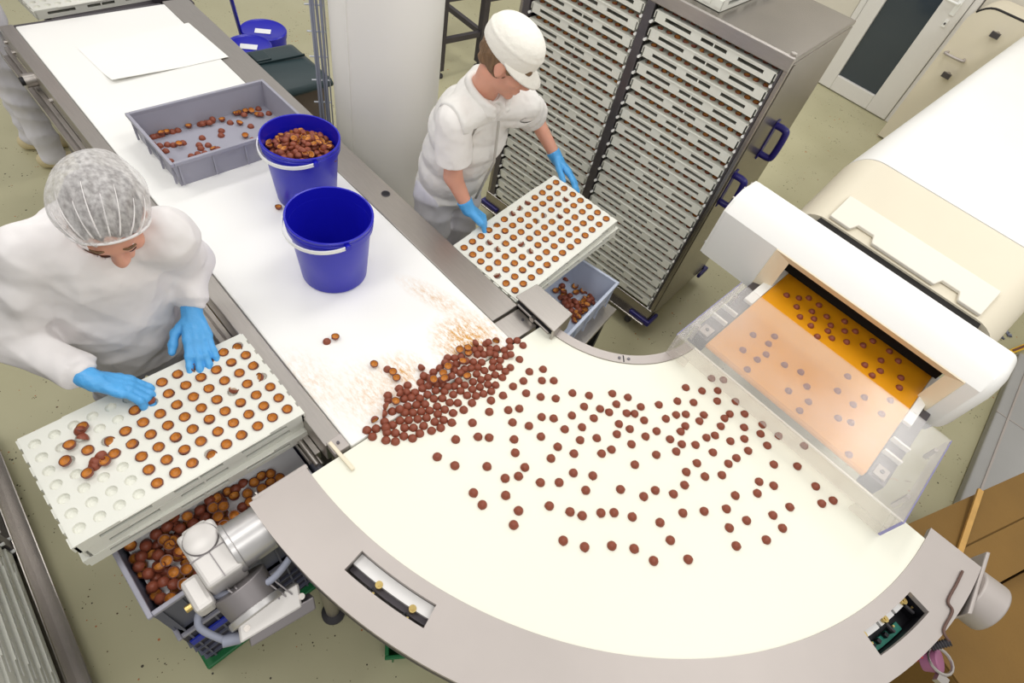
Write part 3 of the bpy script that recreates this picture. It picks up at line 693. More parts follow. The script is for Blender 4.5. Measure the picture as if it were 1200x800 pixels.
# cabinet behind, back wall side
kb = thing('side_cabinet', 'cream metal cabinet with latch handles beside the door', 'cabinet', (-.2, 6.6, 0))
loft([(6.42, arch(-.88, .9, 1.25, .02, .16)), (6.82, arch(-.88, .9, 1.25, .02, .16))]).build('body', 'machine_beige', kb, smooth=40)
MB().tube([(x, 6.425, z) for x, z in arch(-.875, .895, 1.248, .9, .16) if z > 1.17], .009, 6).build('gasket', 'gasket', kb, smooth=True)
for u_, v_ in ((1168, 40), (1111, 87)):
    q = PY(u_, v_, 6.42); MB().cyl((q[0], 6.42, q[2]), (q[0], 6.37, q[2]), .022, n=14).box(q[0] - .035, q[0] + .035, 6.36, 6.385, q[2] - .02, q[2] + .02, 1).build('latch', ['steel', 'steel_dark'], kb, smooth=40)
qa, qb = PY(1111, 61, 6.42), PY(1130, 70, 6.42)
MB().tube(bez([qa, qa - V(0, .06, 0), qb - V(0, .06, 0), qb], 5), .012, 8).build('pull_handle', 'steel_satin', kb, smooth=True)

# grey cover and cartons at the right edge
gp = [P(1183, 444, .06)[:2], P(1136, 560, .06)[:2]]
gv = unit(gp[1] - gp[0]); gn = np.array([-gv[1], gv[0]]); gn = gn if gn[0] > 0 else -gn
g0 = gp[0] - gv * .35; g1 = gp[1] + gv * .6
gb = thing('floor_cover', 'low grey sheet metal cover on the floor beside the machine', 'cover', (float(g0[0]), float(g0[1]), 0))
MB().prism([g0, g1, g1 + gn * .9, g0 + gn * .9], 0, .06).build('body', 'grey_box', gb, bevel=.01)
ln = g0 + gn * .07
MB().bar((*ln, .062), (*(g1 + gn * .07), .062), .012, .008).build('edge_bead', 'steel_satin', gb)
e0 = g0 + gv * .72
MB().bar((*e0, .061), (*(e0 + gn * .9), .061), .008, .004).build('joint', 'steel_satin', gb)
sp = thing('scraper', 'yellow handled scraper lying on the grey cover', 'tool', tuple(P(1190, 412, .062)))
a0, a1 = P(1180, 414, .072), P(1215, 400, .072)
MB().bar(a0, a1, .035, .018).build('handle', 'yellow_plastic', sp, bevel=.006)
MB().bar(a0 + (a1 - a0) * .15 + V(0, 0, .009), a0 + (a1 - a0) * .55 + V(0, 0, .009), .016, .004).build('grip_inset', 'shell_rim', sp)
rg = MB(); rp = P(1170, 388, .004)
for i in range(40):
    q = rp + V(RNG.uniform(-.07, .07), RNG.uniform(-.07, .09), 0); t = RNG.uniform(0, PI)
    rg.bar(q, q + V(.03 * math.cos(t), .03 * math.sin(t), .004), .014, .006, mi=i % 2)
o = rg.build('crumpled_rag', ['cable', 'crate_slate'], smooth=False); tag(o, 'small crumpled grey rag on the floor by the machine', 'rag')
# cartons
def carton(pts, z0, z1, label, seamdir):
    c = np.mean(pts, 0); t = thing('carton', label, 'box', (float(c[0]), float(c[1]), z0), 0, None)
    MB().prism(pts, z0, z1 - .012).build('carton_body', 'cardboard', t, bevel=.004)
    p = [np.array(q) for q in pts]
    a, b, c_2, d = p if seamdir == 0 else p[1:] + p[:1]
    m1, m2 = (a + d) / 2, (b + c_2) / 2; g = unit(d - a) * .003
    MB().prism([a, b, m2 - g, m1 - g], z1 - .008, z1 - .002).build('flap', 'cardboard', t)
    MB().prism([m1 + g, m2 + g, c_2, d], z1 - .008, z1).build('flap', 'cardboard', t)
    return t
zt = .62
A_, B_ = P(1066, 613, zt)[:2], P(1205, 551, zt)[:2]
dv = unit(B_ - A_); nv = np.array([dv[1], -dv[0]])
A_ = A_ - dv * .22
carton([A_, A_ + dv * 1.0, A_ + dv * 1.0 + nv * .30, A_ + nv * .30], 0, zt, 'brown cardboard carton with a wooden stick leaning on its edge', 0)
C2 = A_ + nv * .315
carton([C2, C2 + dv * .9, C2 + dv * .9 + nv * .55, C2 + nv * .55], 0, zt - .05, 'larger brown cardboard carton below the drum of the curved conveyor', 0)
s0, s1 = P(1125, 645, zt + .012), P(1149, 574, zt + .03)
o = MB().bar(s0 - (s1 - s0) * .3, s1, .022, .012).build('wooden_stick', 'wood_pale', bevel=.002); tag(o, 'pale wooden stick lying across the cardboard carton', 'stick')

# ================================================================== TRAYS
TPX, TPY, THX, THY, TH = .0505, .0485, .1925, .32, .045
def tray_mesh():
    mb = MB(); hr = .0155
    n = 12
    ang = [2 * PI * (i + .5) / n for i in range(n)]
    def sqp(t, hx, hy):
        c, s = math.cos(t), math.sin(t); k = min(hx / max(abs(c), 1e-9), hy / max(abs(s), 1e-9)); return c * k, s * k
    angs = sorted(ang + [math.atan2(TPY * a, TPX * b) % (2 * PI) for a in (-1, 1) for b in (-1, 1)])
    k = len(angs)
    for i in range(7):
        for j in range(13):
            cx, cy = (i - 3) * TPX, (j - 6) * TPY; b0 = len(mb.v)
            for t in angs: x, y = sqp(t, TPX / 2, TPY / 2); mb.v.append((cx + x, cy + y, TH))
            for r, z in ((hr, TH), (hr * .86, TH - .008), (hr * .5, TH - .013)):
                for t in angs: mb.v.append((cx + r * math.cos(t), cy + r * math.sin(t), z))
            for l in range(3):
                for q in range(k): mb.f.append((b0 + l * k + q, b0 + l * k + (q + 1) % k, b0 + (l + 1) * k + (q + 1) % k, b0 + (l + 1) * k + q)); mb.m.append(0)
            mb.f.append(tuple(b0 + 3 * k + q for q in range(k))); mb.m.append(0)
    gx, gy = 3.5 * TPX, 6.5 * TPY
    mb.box(-THX, -gx, -THY, THY, TH - .006, TH).box(gx, THX, -THY, THY, TH - .006, TH).box(-gx, gx, -THY, -gy, TH - .006, TH).box(-gx, gx, gy, THY, TH - .006, TH)
    slots = [(-.265, -.134), (-.075, -.009), (-.003, .063), (.119, .263)]
    for sx in (-1, 1):
        xa, xb = sorted((sx * THX, sx * (THX - .006)))
        mb.box(xa, xb, -THY, THY, 0, .0165).box(xa, xb, -THY, THY, .0315, TH - .006)
        e = [-THY] + [q for s in slots for q in s] + [THY]
        for i in range(0, len(e), 2): mb.box(xa, xb, e[i], e[i + 1], .0165, .0315)
        xo = sorted((sx * THX, sx * (THX + .0035)))
        mb.box(*xo, -.21, .21, TH - .005, TH - .001)
    for sy in (-1, 1):
        ya, yb_ = sorted((sy * THY, sy * (THY - .006))); mb.box(-THX, THX, ya, yb_, 0, TH - .006)
        yo = sorted((sy * THY, sy * (THY + .006)))
        for i in range(8): x = -.175 + i * .05; mb.box(x - .016, x + .016, *yo, .012, TH - .004)
    mb.box(-THX + .006, THX - .006, -THY + .006, THY - .006, 0, .003)  # bottom plate added to block light from below, darkening the side slots
    return mb.mesh('tray', 'tray_white')
TRAY = tray_mesh()
TRAY.normals_split_custom_set_from_vertices if False else None
def place_tray(label, loc, rz=0, tilt=None, sc=1.0, group=None, name='moulding_tray'):
    o = bpy.data.objects.new(name, TRAY); COL.objects.link(o)
    mm = Matrix.Translation(Vector(loc)) @ Matrix.Rotation(rz, 4, 'Z')
    if tilt: mm = mm @ Matrix.Rotation(tilt, 4, 'X')
    o.matrix_basis = mm @ Matrix.Diagonal((1, sc, 1, 1))
    return tag(o, label, 'tray', group)
TZ = .918
WT = (-1.108, .028)
wtray = place_tray('white praline tray with empty cups and loose shells at its outer end', (WT[0], WT[1], TZ - TH))
place_tray('white praline tray under the half filled tray, middle of its stack', (WT[0] - .004, WT[1] + .006, TZ - 2 * TH - .001), .012)
place_tray('white praline tray lying on the grey shell crate, bottom of its stack', (WT[0] + .006, WT[1] - .004, TZ - 3 * TH - .002), -.015)
MT = (-1.110, 1.592, .912 - TH); MTR, MTT = math.radians(3.0), math.atan(.16)
mtray = place_tray('full white praline tray held by the person in the white cap', MT, MTR, MTT)
mo = Matrix.Translation(Vector(MT)) @ Matrix.Rotation(MTR, 4, 'Z') @ Matrix.Rotation(MTT, 4, 'X')
o = place_tray('white praline tray carried underneath the full tray', tuple(mo @ Vector((.004, .012, -TH - .0015))), MTR - .02, MTT)

# ================================================================== STEEL TRAY RACKS
RB = (-.735, 2.388, 0); RRZ = math.radians(4.82); RW = 1.335; RDP = .70
rk = thing('tray_rack', 'tall steel trolley rack with blue handles full of white trays', 'rack', RB, RRZ)
RM = wmat(rk)
def L_(mb): return mb.xf(RM)
L_(MB().box(-.022, 0, 0, RDP, .16, 1.665)).build('side_panel', 'steel_rack', rk, bevel=.004)
L_(MB().box(-RW, -RW + .022, 0, RDP, .16, 1.665)).build('side_panel', 'steel_rack', rk, bevel=.004)
L_(MB().box(-RW, 0, .012, RDP, 1.668, 1.69)).build('top_panel', 'steel_rack', rk, bevel=.004)
L_(MB().box(-RW, 0, -.004, .012, 1.636, 1.692)).build('top_bar', 'steel', rk, bevel=.004)
L_(MB().box(-RW + .022, -.022, RDP - .012, RDP, .16, 1.66)).build('back_panel', 'dark_metal', rk)
L_(MB().box(-.672, -.630, -.002, .03, .14, 1.636)).build('post', 'steel_dark', rk, bevel=.003)
L_(MB().box(-.030, -.022, -.002, .03, .14, 1.636)).build('post', 'steel_dark', rk)
L_(MB().box(-RW + .022, -1.275, -.002, .03, .14, 1.636)).build('post', 'steel_dark', rk, bevel=.003)
L_(MB().box(-.672, -.630, .40, .43, .14, 1.66)).build('inner_post', 'steel_dark', rk)
L_(MB().box(-RW, 0, -.008, .0, .105, .203).box(-RW, 0, -.045, .0, .10, .112).box(-RW, 0, 0, .05, .115, .16).box(-RW, 0, RDP - .05, RDP, .115, .16).box(-.05, 0, 0, RDP, .115, .16).box(-RW, -RW + .05, 0, RDP, .115, .16)).build('base_frame', 'steel_rack', rk, bevel=.004)
L_(MB().cyl((-.02, .02, 1.69), (-.02, .02, 1.70), .012)).build('corner_bolt', 'steel', rk, smooth=40)
L_(MB().box(.001, .004, .02, .035, .18, 1.66)).build('edge_strip', 'steel_rack', rk)
for y, z in ((.325, 1.225), (.075, 1.055)):
    pts = bez([(0.0, y, z + .075), (.045, y, z + .075), (.062, y, z + .055), (.062, y, z - .055), (.045, y, z - .075), (0, y, z - .075)], 5)
    hnd = L_(MB().tube(pts, .016, 10)).build('handle', 'blue_dark', rk, smooth=True)
    L_(MB().box(0, .006, y - .022, y + .022, z - .10, z + .10)).build('handle_plate', 'blue_dark', hnd, bevel=.002)
for cx, cy, ax_, ay_ in ((-.06, .06, 1, -1), (-RW + .06, .06, -1, -1), (-.06, RDP - .06, 1, 1), (-RW + .06, RDP - .06, -1, 1)):
    L_(MB().prism([(cx + ax_ * .085, cy + ay_ * .085), (cx + ax_ * .085, cy - ay_ * .03), (cx + ax_ * .062, cy - ay_ * .03), (cx + ax_ * .062, cy + ay_ * .062), (cx - ax_ * .06, cy + ay_ * .062), (cx - ax_ * .06, cy + ay_ * .085)], .095, .13)).build('bumper', 'blue_dark', rk, bevel=.008)
    cx, cy = cx - .05 * ax_, cy + .03 * ay_
    cs = L_(MB().cyl((cx - .014, cy, .055), (cx + .014, cy, .055), .055, n=24)).build('castor', 'rubber', rk, smooth=40, bevel=.004)
    L_(MB().box(cx - .024, cx - .018, cy - .02, cy + .02, .03, .115).box(cx + .018, cx + .024, cy - .02, cy + .02, .03, .115).cyl((cx - .02, cy, .055), (cx + .02, cy, .055), .018, n=16)).build('castor_fork', 'steel', cs, smooth=40)
pins = MB()
NT = 19
for i in range(NT):
    z = 1.566 - .0755 * i
    for x in (-.034, -.624, -.677, -1.268): pins.cyl((x, -.006, z), (x, .38, z), .0065, n=8)
o = L_(pins).build('runner_rods', 'white_plastic', rk, smooth=40); o['kind'] = 'stuff'
GR = 'trays slid into the tall rack'
LB = ['white praline tray in the rack bay beside the blue handles', 'white praline tray in the rack bay behind the person in the cap']
rack_trays = []
ORD = ['topmost'] + [w + ' from the top' for w in 'second third fourth fifth sixth seventh eighth ninth tenth eleventh twelfth thirteenth fourteenth fifteenth sixteenth seventeenth eighteenth'.split()] + ['lowest']
for b_, xc in ((0, -.3275), (1, -.9735)):
    for i in range(NT):
        z = 1.572 - .0755 * i
        lo_ = RM @ Vector((xc, .004 + THX, z)); rack_trays.append((b_, i, place_tray('white praline tray, %s in the rack bay %s' % (ORD[i], ['beside the blue handles', 'behind the capped person'][b_]), lo_, RRZ + PI / 2, None, .905, ['trays in the rack bay with handles', 'trays in the rack bay by the person'][b_])))
# tray lying on top of the rack
tp_ = P(834, 13, 1.691)
o = place_tray('white praline tray lying on top of the tall rack', (tp_[0] - .19, tp_[1] + .33, 1.6925), RRZ - .02)

# second rack, only its foot shows
rk2 = dup(rk); rk2.matrix_basis = Matrix.Translation(Vector((-2.10, -.535, 0))) @ Matrix.Rotation(math.radians(177.1), 4, 'Z')
tag(rk2, 'steel trolley rack standing behind the person in the hair net', 'rack')
RM2 = rk2.matrix_basis.copy()
for b_, xc in ((1, -.9735),):
    for i in range(8, NT):
        lo_ = RM2 @ Vector((xc, .004 + THX, 1.572 - .0755 * i))
        place_tray('white praline tray, %s in the rack behind the hair net person' % (['lowest'] + [w + ' from the bottom' for w in 'second third fourth fifth sixth seventh eighth ninth tenth eleventh'.split()])[NT - 1 - i], lo_, math.radians(177.1) + PI / 2, None, .905, 'trays in the rack behind the hair net')

# ================================================================== CRATES
def crate(name, label, cat, cx, cy, z0, w, l, h, rz=0, m_body='crate_grey', m_rim='crate_grey', liner=None, taper=.012, ribs=(2, 3), group=None, m_rib=None):
    t = thing(name, label, cat, (cx, cy, z0), rz, group); MM = wmat(t); X = lambda mb: mb.xf(MM)
    w2, l2 = w / 2, l / 2; th = .004; tp = taper
    def shell(mb, o0, o1, z_0, z_1, inner):
        pass
    mb = MB()
    ring = lambda a, b, z: [(-a, -b, z), (a, -b, z), (a, b, z), (-a, b, z)]
    rows = [ring(w2 - tp - .008, l2 - tp - .008, 0), ring(w2 - .008, l2 - .008, h - .002), ring(w2 - .012, l2 - .012, h - .002), ring(w2 - tp - .012, l2 - tp - .012, .005)]
    for r_ in rows: mb.v += r_
    for k in range(3):
        for i in range(4): mb.f.append((k * 4 + i, k * 4 + (i + 1) % 4, k * 4 + 4 + (i + 1) % 4, k * 4 + 4 + i)); mb.m.append(0)
    mb.f += [(3, 2, 1, 0), (12, 13, 14, 15)]; mb.m += [0, 0]
    X(mb).build('crate_body', m_body, t)
    rm = MB(); a, b = w2, l2
    rm.box(-a, a, -b, -b + .014, h - .016, h).box(-a, a, b - .014, b, h - .016, h).box(-a, -a + .014, -b + .014, b - .014, h - .016, h).box(a - .014, a, -b + .014, b - .014, h - .016, h)
    X(rm).build('rim', m_rim, t, bevel=.003)
    rb = m_rib or m_body
    for sx in (-1, 1):
        for i in range(ribs[1] + 2):
            y = -l2 + .03 + i * (l - .06) / (ribs[1] + 1); x = sx * (w2 - .005)
            X(MB().box(min(x, x - sx * .008), max(x, x - sx * .008), y - .003, y + .003, .01, h - .016)).build('rib', rb, t)
    for sy in (-1, 1):
        for i in range(ribs[0] + 2):
            x = -w2 + .03 + i * (w - .06) / (ribs[0] + 1); y = sy * (l2 - .005)
            X(MB().box(x - .003, x + .003, min(y, y - sy * .008), max(y, y - sy * .008), .01, h - .016)).build('rib', rb, t)
    for sy in (-1, 1):
        y = sy * (l2 - .006)
        X(MB().box(-.055, .055, min(y, y - sy * .004), max(y, y - sy * .004), h * .5, h * .5 + .028)).build('grip_slot', 'black' if m_body != 'crate_grey' else 'crate_slate', t)
    if liner: X(MB().box(-w2 + tp + .013, w2 - tp - .013, -l2 + tp + .013, l2 - tp - .013, .005, liner[0])).build('liner', liner[1], t)
    return t
crate('storage_crate', 'shallow grey plastic crate with a few shells on the long belt', 'crate', -2.293, .802, .9002, .395, .60, .12, .012)
sx_, sy_ = -.908, .04
crate('storage_crate', 'slate grey crate heaped with shells, top of its stack', 'crate', sx_, sy_, .455, .395, .59, .285, 0, 'crate_slate', 'crate_grey', liner=(.19, 'label_white'), ribs=(6, 9), m_rib='crate_slate')
nc = crate('storage_crate', 'dark navy crate with a blue stripe under the shell crate', 'crate', sx_ + .003, sy_, .045, .395, .59, .41, 0, 'crate_navy', 'crate_grey', ribs=(8, 12), m_rib='crate_slate', taper=.005)
for z in (.10, .17, .24, .31): MB().box(sx_ - .192, sx_ + .1985, sy_ - .293, sy_ + .293, z, z + .006).build('ledge', 'crate_slate', nc)
MB().box(sx_ + .194, sx_ + .2005, sy_ - .28, sy_ - .06, .325, .37).box(sx_ + .194, sx_ + .2005, sy_ + .10, sy_ + .28, .325, .37).build('label_strip', 'crate_blue', nc)
gd = thing('dolly', 'green plastic dolly under the dark crate stack', 'dolly', (sx_, sy_, 0))
MB().box(sx_ - .205, sx_ + .215, sy_ - .31, sy_ + .31, .022, .044).build('deck', 'crate_green', gd, bevel=.006)
for x in (-.15, .15):
    for y in (-.22, .22): MB().cyl((sx_ + x - .012, sy_ + y, .012), (sx_ + x + .012, sy_ + y, .012), .012, n=12).build('wheel', 'rubber', gd)
g2 = P(457, 764, .12); gi = unit(V(CX, CY) - g2[:2])
crate('storage_crate', 'green crate on the floor beneath the curved conveyor', 'crate', g2[0] + gi[0] * .22, g2[1] + gi[1] * .22, 0, .30, .40, .12, math.atan2(gi[1], gi[0]) - .93, 'crate_green', 'crate_green')
# crate on stand beside the rack
cw, cL = .33, .475; crz = math.radians(10); CA = V(-.690, 1.385)
uv_ = V(-math.sin(crz), math.cos(crz)); wv_ = V(-math.cos(crz), -math.sin(crz)); cc2 = CA + uv_ * cL / 2 + wv_ * cw / 2
crate('storage_crate', 'pale blue grey crate with broken shells on a steel stand', 'crate', cc2[0], cc2[1], .575, cw, cL, .165, crz, 'crate_pale', 'crate_pale')
st = thing('crate_stand', 'low steel stand carrying the pale crate', 'stand', (cc2[0], cc2[1], 0), crz); SM = wmat(st)
MB().box(-.17, .205, -.26, .25, .552, .573).xf(SM).build('shelf', 'steel', st, bevel=.003)
for x in (-.14, .17):
    for y in (-.22, .21): MB().box(x - .016, x + .016, y - .016, y + .016, 0, .552).xf(SM).build('leg', 'black', st)
for x in (-.14, .17): MB().box(x - .01, x + .01, -.22, .21, .15, .18).xf(SM).build('stretcher', 'black', st)

# ================================================================== BUCKETS
def bucket(label, x, y, z, rt=.146, rb=.118, h=.28, group=None):
    t = thing('bucket', label, 'bucket', (x, y, z)); th = .004
    prof = [(.0001, 0), (rb - .006, 0), (rb, .006), (rt - .008, h - .045), (rt, h - .045), (rt + .002, h - .02), (rt, h - .018), (rt + .003, h - .003), (rt, h), (rt - .004, h - .002), (rt - .008, h - .05), (rb - .004, .010), (.0001, .008)]
    MB().lathe(prof, (x, y, z), 48).build('bucket_body', 'blue_plastic', t, smooth=40)
    pts = []
    for i in range(25):
        s = i / 24; a = math.radians(-168 + 158 * s); sag = math.sin(PI * s)
        pts.append((x + (rt + .008 + .004 * sag) * math.cos(a), y + (rt + .008 + .004 * sag) * math.sin(a), z + h - .022 - .022 * sag))
    hb = MB()
    for i in range(24):
        p, q = np.array(pts[i]), np.array(pts[i + 1]); hb.bar(p, q, .005, .013)
    hb.build('carry_handle', 'white_plastic', t, smooth=40)
    for s in (0, -1):
        p = np.array(pts[s]); d = unit(V(p[0] - x, p[1] - y, 0)); MB().cyl(p - d * .012, p + d * .006, .011, n=14).build('lug', 'blue_plastic', t, smooth=40)
    return t
bucket('empty blue bucket with a white handle on the long belt', -1.392, .764, .9002)
bucket('blue bucket filled with chocolate shells on the long belt', -1.823, .91, .9002)
def lidded(label, x, y, r, h):
    t = thing('lidded_bucket', label, 'bucket', (x, y, 0))
    MB().lathe([(.0001, 0), (r * .84, 0), (r * .96, h - .03)], (x, y, 0), 40).build('bucket_body', 'blue_plastic', t, smooth=40)
    MB().lathe([(r * .97, h - .035), (r, h - .035), (r + .003, h), (r - .004, h + .006), (r - .012, h), (r - .022, h - .006), (.0001, h - .005)], (x, y, 0), 40).build('lid', 'blue_plastic', t, smooth=40)
    MB().obox((x + .01, y - .01, h - .003), (.03, .045, 0), (.027, -.018, 0), (0, 0, .0008)).build('paper_label', 'label_white', t)
lidded('blue lidded bucket with a white label standing beside the mop handle', -4.165, 1.905, .158, .35)
q = P(292, 53, .45); lidded('taller blue lidded bucket close behind the long belt and dark bin', q[0], q[1], .14, .45)
m0, m1 = P(283, 42, .30), P(269, -8, .75)
mp_ = thing('mop', 'blue mop handle leaning by the lidded buckets', 'mop', (m0[0] + .1, m0[1] - .02, 0))
MB().cyl(m0 + (m0 - m1) * .55, m1 + (m1 - m0) * .6, .013, n=12).build('pole', 'blue_plastic', mp_, smooth=40)
bb_ = m0 + (m0 - m1) * .55; MB().box(bb_[0] - .10, bb_[0] + .10, bb_[1] - .03, bb_[1] + .03, 0, max(.03, bb_[2])).build('mop_head', 'cloth_grey', mp_, bevel=.01)
# dark bin
bn = thing('waste_bin', 'dark green lidded waste bin behind the long belt', 'bin', (-3.02, 1.50, 0), .0)
BNX = -.07
MB().prism([(x + BNX, y) for x, y in [(-3.25, 1.30), (-2.84, 1.30), (-2.86, 1.66), (-3.23, 1.66)]], 0, .64).build('bin_body', 'bin_body', bn, bevel=.02)
lid = MB(); ls = [(-3.29, 1.27, .64), (-2.79, 1.27, .64), (-2.80, 1.70, .64), (-3.28, 1.70, .64), (-3.28, 1.28, .675), (-2.80, 1.28, .675), (-2.81, 1.69, .675), (-3.27, 1.69, .675), (-3.18, 1.34, .73), (-2.90, 1.34, .73), (-2.92, 1.64, .72), (-3.17, 1.64, .72)]
lid.add([(x + BNX, y, z) for x, y, z in ls], [(3, 2, 1, 0), (8, 9, 10, 11)] + [(k + i, k + (i + 1) % 4, k + 4 + (i + 1) % 4, k + 4 + i) for k in (0, 4) for i in range(4)])
lid.build('bin_lid', 'bin_green', bn, bevel=.018, seg=3, smooth=30)
MB().obox((-3.03 + BNX, 1.49, .733), (.004, .15, 0), (.004, 0, 0), (0, 0, .006)).build('lid_ridge', 'bin_green', bn)
MB().box(-3.15 + BNX, -3.05 + BNX, 1.36, 1.45, .726, .742).build('lid_grip', 'bin_green', bn, bevel=.006)

# dark steel frame behind the cap-wearer
dfm = thing('machine_frame', 'dark grey steel machine frame on levelling feet behind the column', 'frame', (-3.6, 3.1, 0))
f0 = P(514, 90, 0); fx, fy = f0[0], f0[1]
du = unit(P(640, 60, 0)[:2] - f0[:2]); dn = np.array([-du[1], du[0]])
pts = [np.array([fx, fy]), np.array([fx, fy]) + du * .42, np.array([fx, fy]) + dn * .55, np.array([fx, fy]) + dn * .55 + du * .42, np.array([fx, fy]) + du * .95]
for p in pts:
    MB().obox((p[0], p[1], .80), (du[0] * .028, du[1] * .028, 0), (dn[0] * .028, dn[1] * .028, 0), (0, 0, .74)).build('post', 'dark_metal', dfm)
    MB().lathe([(.0001, .06), (.012, .06), (.012, .03), (.035, .02), (.035, 0)], (p[0], p[1], 0), 16).build('foot', 'rubber', dfm, smooth=40)
for z in (.30, .62, 1.1):
    MB().bar((*pts[0], z), (*pts[1], z), .04, .04).build('crossbar', 'dark_metal', dfm); MB().bar((*pts[0], z), (*pts[2], z), .03, .03).build('crossbar', 'steel', dfm); MB().bar((*pts[1], z), (*pts[3], z), .04, .04).build('crossbar', 'dark_metal', dfm)
pm = (pts[1] + pts[4]) / 2
MB().obox((pm[0], pm[1], .9), (du[0] * .25, du[1] * .25, 0), (dn[0] * .02, dn[1] * .02, 0), (0, 0, .35)).build('side_plate', 'dark_metal', dfm, bevel=.005)
MB().tube(bez([(*(pts[2] + du * .1), 1.2), (*(pts[2] + du * .2), .75), (*(pts[2] + du * .35), .9), (*(pts[3]), 1.2)], 8), .006, 6).build('cable', 'rubber', dfm, smooth=True)

# stand with a tray beyond the far end of the long belt
fs_ = thing('side_stand', 'dark steel stand with a white tray beyond the far belt end', 'stand', (-4.0, .75, 0))
MB().box(-4.35, -3.68, .60, 1.30, .80, .83).build('top', 'dark_metal', fs_, bevel=.005)
for x in (-4.2, -3.73):
    for y in (.65, 1.25): MB().box(x - .02, x + .02, y - .02, y + .02, 0, .80).build('leg', 'dark_metal', fs_)
place_tray('white praline tray on the dark stand at the far belt end', (-3.95, .84, .831), .06)
o = MB().prism([(-3.72, 1.10), (-3.70, 1.27), (-4.0, 1.27), (-4.0, 1.10)], .831, .90).build('steel_block', 'steel_dark', bevel=.015); tag(o, 'dark steel block on the stand at the far belt end', 'block')

# ================================================================== CHOCOLATE SHELLS
def shell_mesh(name, n=18, rows=5, r=.0142):
    hgt = .0148; mb = MB(); prof = []
    for i in range(rows + 1):                         # outer dome from tip to rim, slightly pointed
        t = i / rows * PI / 2; prof.append((max(r * math.sin(t) ** .96, .00005), hgt * math.cos(t) + .0012 * max(0, 1 - 3 * t), 0))
    prof[-1] = (r, 0, 1); prof.append((r * .81, 0, 2))
    for i in range(1, rows + 1):
        t = PI / 2 - i / rows * PI / 2; prof.append((max(r * .81 * math.sin(t), .00005), hgt * .80 * math.cos(t), 2))
    mb.lathe(prof, (0, 0, 0), n)
    k = 5; nv = (k) * n                               # a little tail drop on the rim, as moulded
    mb.v[nv:nv] = []
    for i in range(len(mb.v)):
        x, y, z = mb.v[i]; a = math.atan2(y, x); rr = math.hypot(x, y)
        if rr > r * .8 and abs(a) < .35: mb.v[i] = (x * (1 + .10 * (1 - abs(a) / .35)), y, z)
    return mb.mesh(name, ['shell_brown', 'shell_rim', 'shell_caramel'], smooth=50)
SH = shell_mesh('chocolate_shell')
SH_LO = shell_mesh('chocolate_shell_small', 9, 3)
LBL = {'dome': ('round brown chocolate shell lying dome up on the curved ivory belt', 'domes scattered on the curved belt'),
       'heap': ('round brown chocolate shell in the heap where the two belts meet', 'shells in the heap between the belts'),
       'heap_open': ('open caramel lined shell lying on the heap where the belts meet', 'open shells on the heap'),
       'yellow': ('round brown chocolate shell riding on the yellow belt', 'domes on the yellow belt'),
       'stray': ('stray chocolate shell on the long white belt before the heap', 'stray shells on the long belt'),
       'wtray': ('caramel lined shell set in a cup of the half filled tray', 'shells in the half filled tray'),
       'wloose': ('loose chocolate shell lying on the empty cups of the tray', 'loose shells on the tray'),
       'mtray': ('caramel lined shell in the tray held by the capped person', 'shells in the held tray'),
       'crate': ('chocolate shell lying in the shallow grey crate', 'shells in the shallow crate'),
       'stack': ('chocolate shell in the heaped slate crate under the trays', 'shells in the heaped crate'),
       'pale': ('broken chocolate shell in the pale blue grey crate', 'shells in the pale crate')}
CNT = [0]
def shell(kind, p, open_up=False, rot=None, sc=1.0, base=None):
    o = bpy.data.objects.new('chocolate_dome' if kind in ('dome', 'heap', 'yellow') else 'caramel_shell', SH); COL.objects.link(o)
    mm = Matrix.Translation(Vector(p))
    if base is not None: mm = base @ mm
    if rot is not None: mm = mm @ rot
    mm = mm @ Matrix.Rotation(RNG.uniform(0, 2 * PI), 4, 'Z')
    if open_up: mm = mm @ Matrix.Translation((0, 0, .0148 * sc)) @ Matrix.Rotation(PI, 4, 'X')
    o.matrix_basis = mm @ Matrix.Diagonal((sc, sc, sc, 1))
    tag(o, LBL[kind][0], 'chocolate shell', LBL[kind][1]); CNT[0] += 1
    return o
def rtilt(a): 
    t = RNG.uniform(0, 2 * PI); return Matrix.Rotation(a, 4, Vector((math.cos(t), math.sin(t), 0)))
K = 5.335
def T(ox, oy, pts, k=K): return [(ox + x / k, oy + y / k) for x, y in pts]
belt_px = T(600, 380, [(110, 288), (196, 273), (73, 346), (189, 344), (263, 344), (8, 380), (90, 423), (181, 446), (275, 456), (380, 422), (484, 437), (630, 425), (727, 449), (47, 519), (453, 506), (553, 521), (655, 491), (610, 542), (720, 548), (769, 551), (808, 508), (921, 495), (1037, 473), (1029, 558), (965, 583), (187, 571), (262, 580), (377, 562), (514, 579), (671, 615), (739, 647), (829, 592), (5, 605), (108, 627), (332, 648), (440, 635), (183, 694), (288, 758), (428, 716), (532, 703), (658, 679), (838, 693), (907, 660), (991, 711), (1058, 663), (750, 742), (625, 775), (15, 711), (1065, 742), (1030, 787), (22, 795), (390, 800), (563, 800), (905, 808)])
belt_px += T(800, 380, [(22, 388), (124, 409), (71, 481), (219, 472), (23, 555), (135, 559), (108, 597), (298, 553), (265, 580), (242, 630), (20, 628), (387, 637), (490, 677), (205, 687), (152, 701), (302, 723), (389, 709), (84, 746), (532, 750), (193, 793), (413, 783), (184, 330), (258, 340), (222, 407), (334, 475), (391, 553), (502, 620), (604, 690), (764, 752)])
belt_px += T(400, 530, [(600, 20), (711, 75), (912, 80), (1026, 154), (827, 245), (883, 320), (1029, 261)])
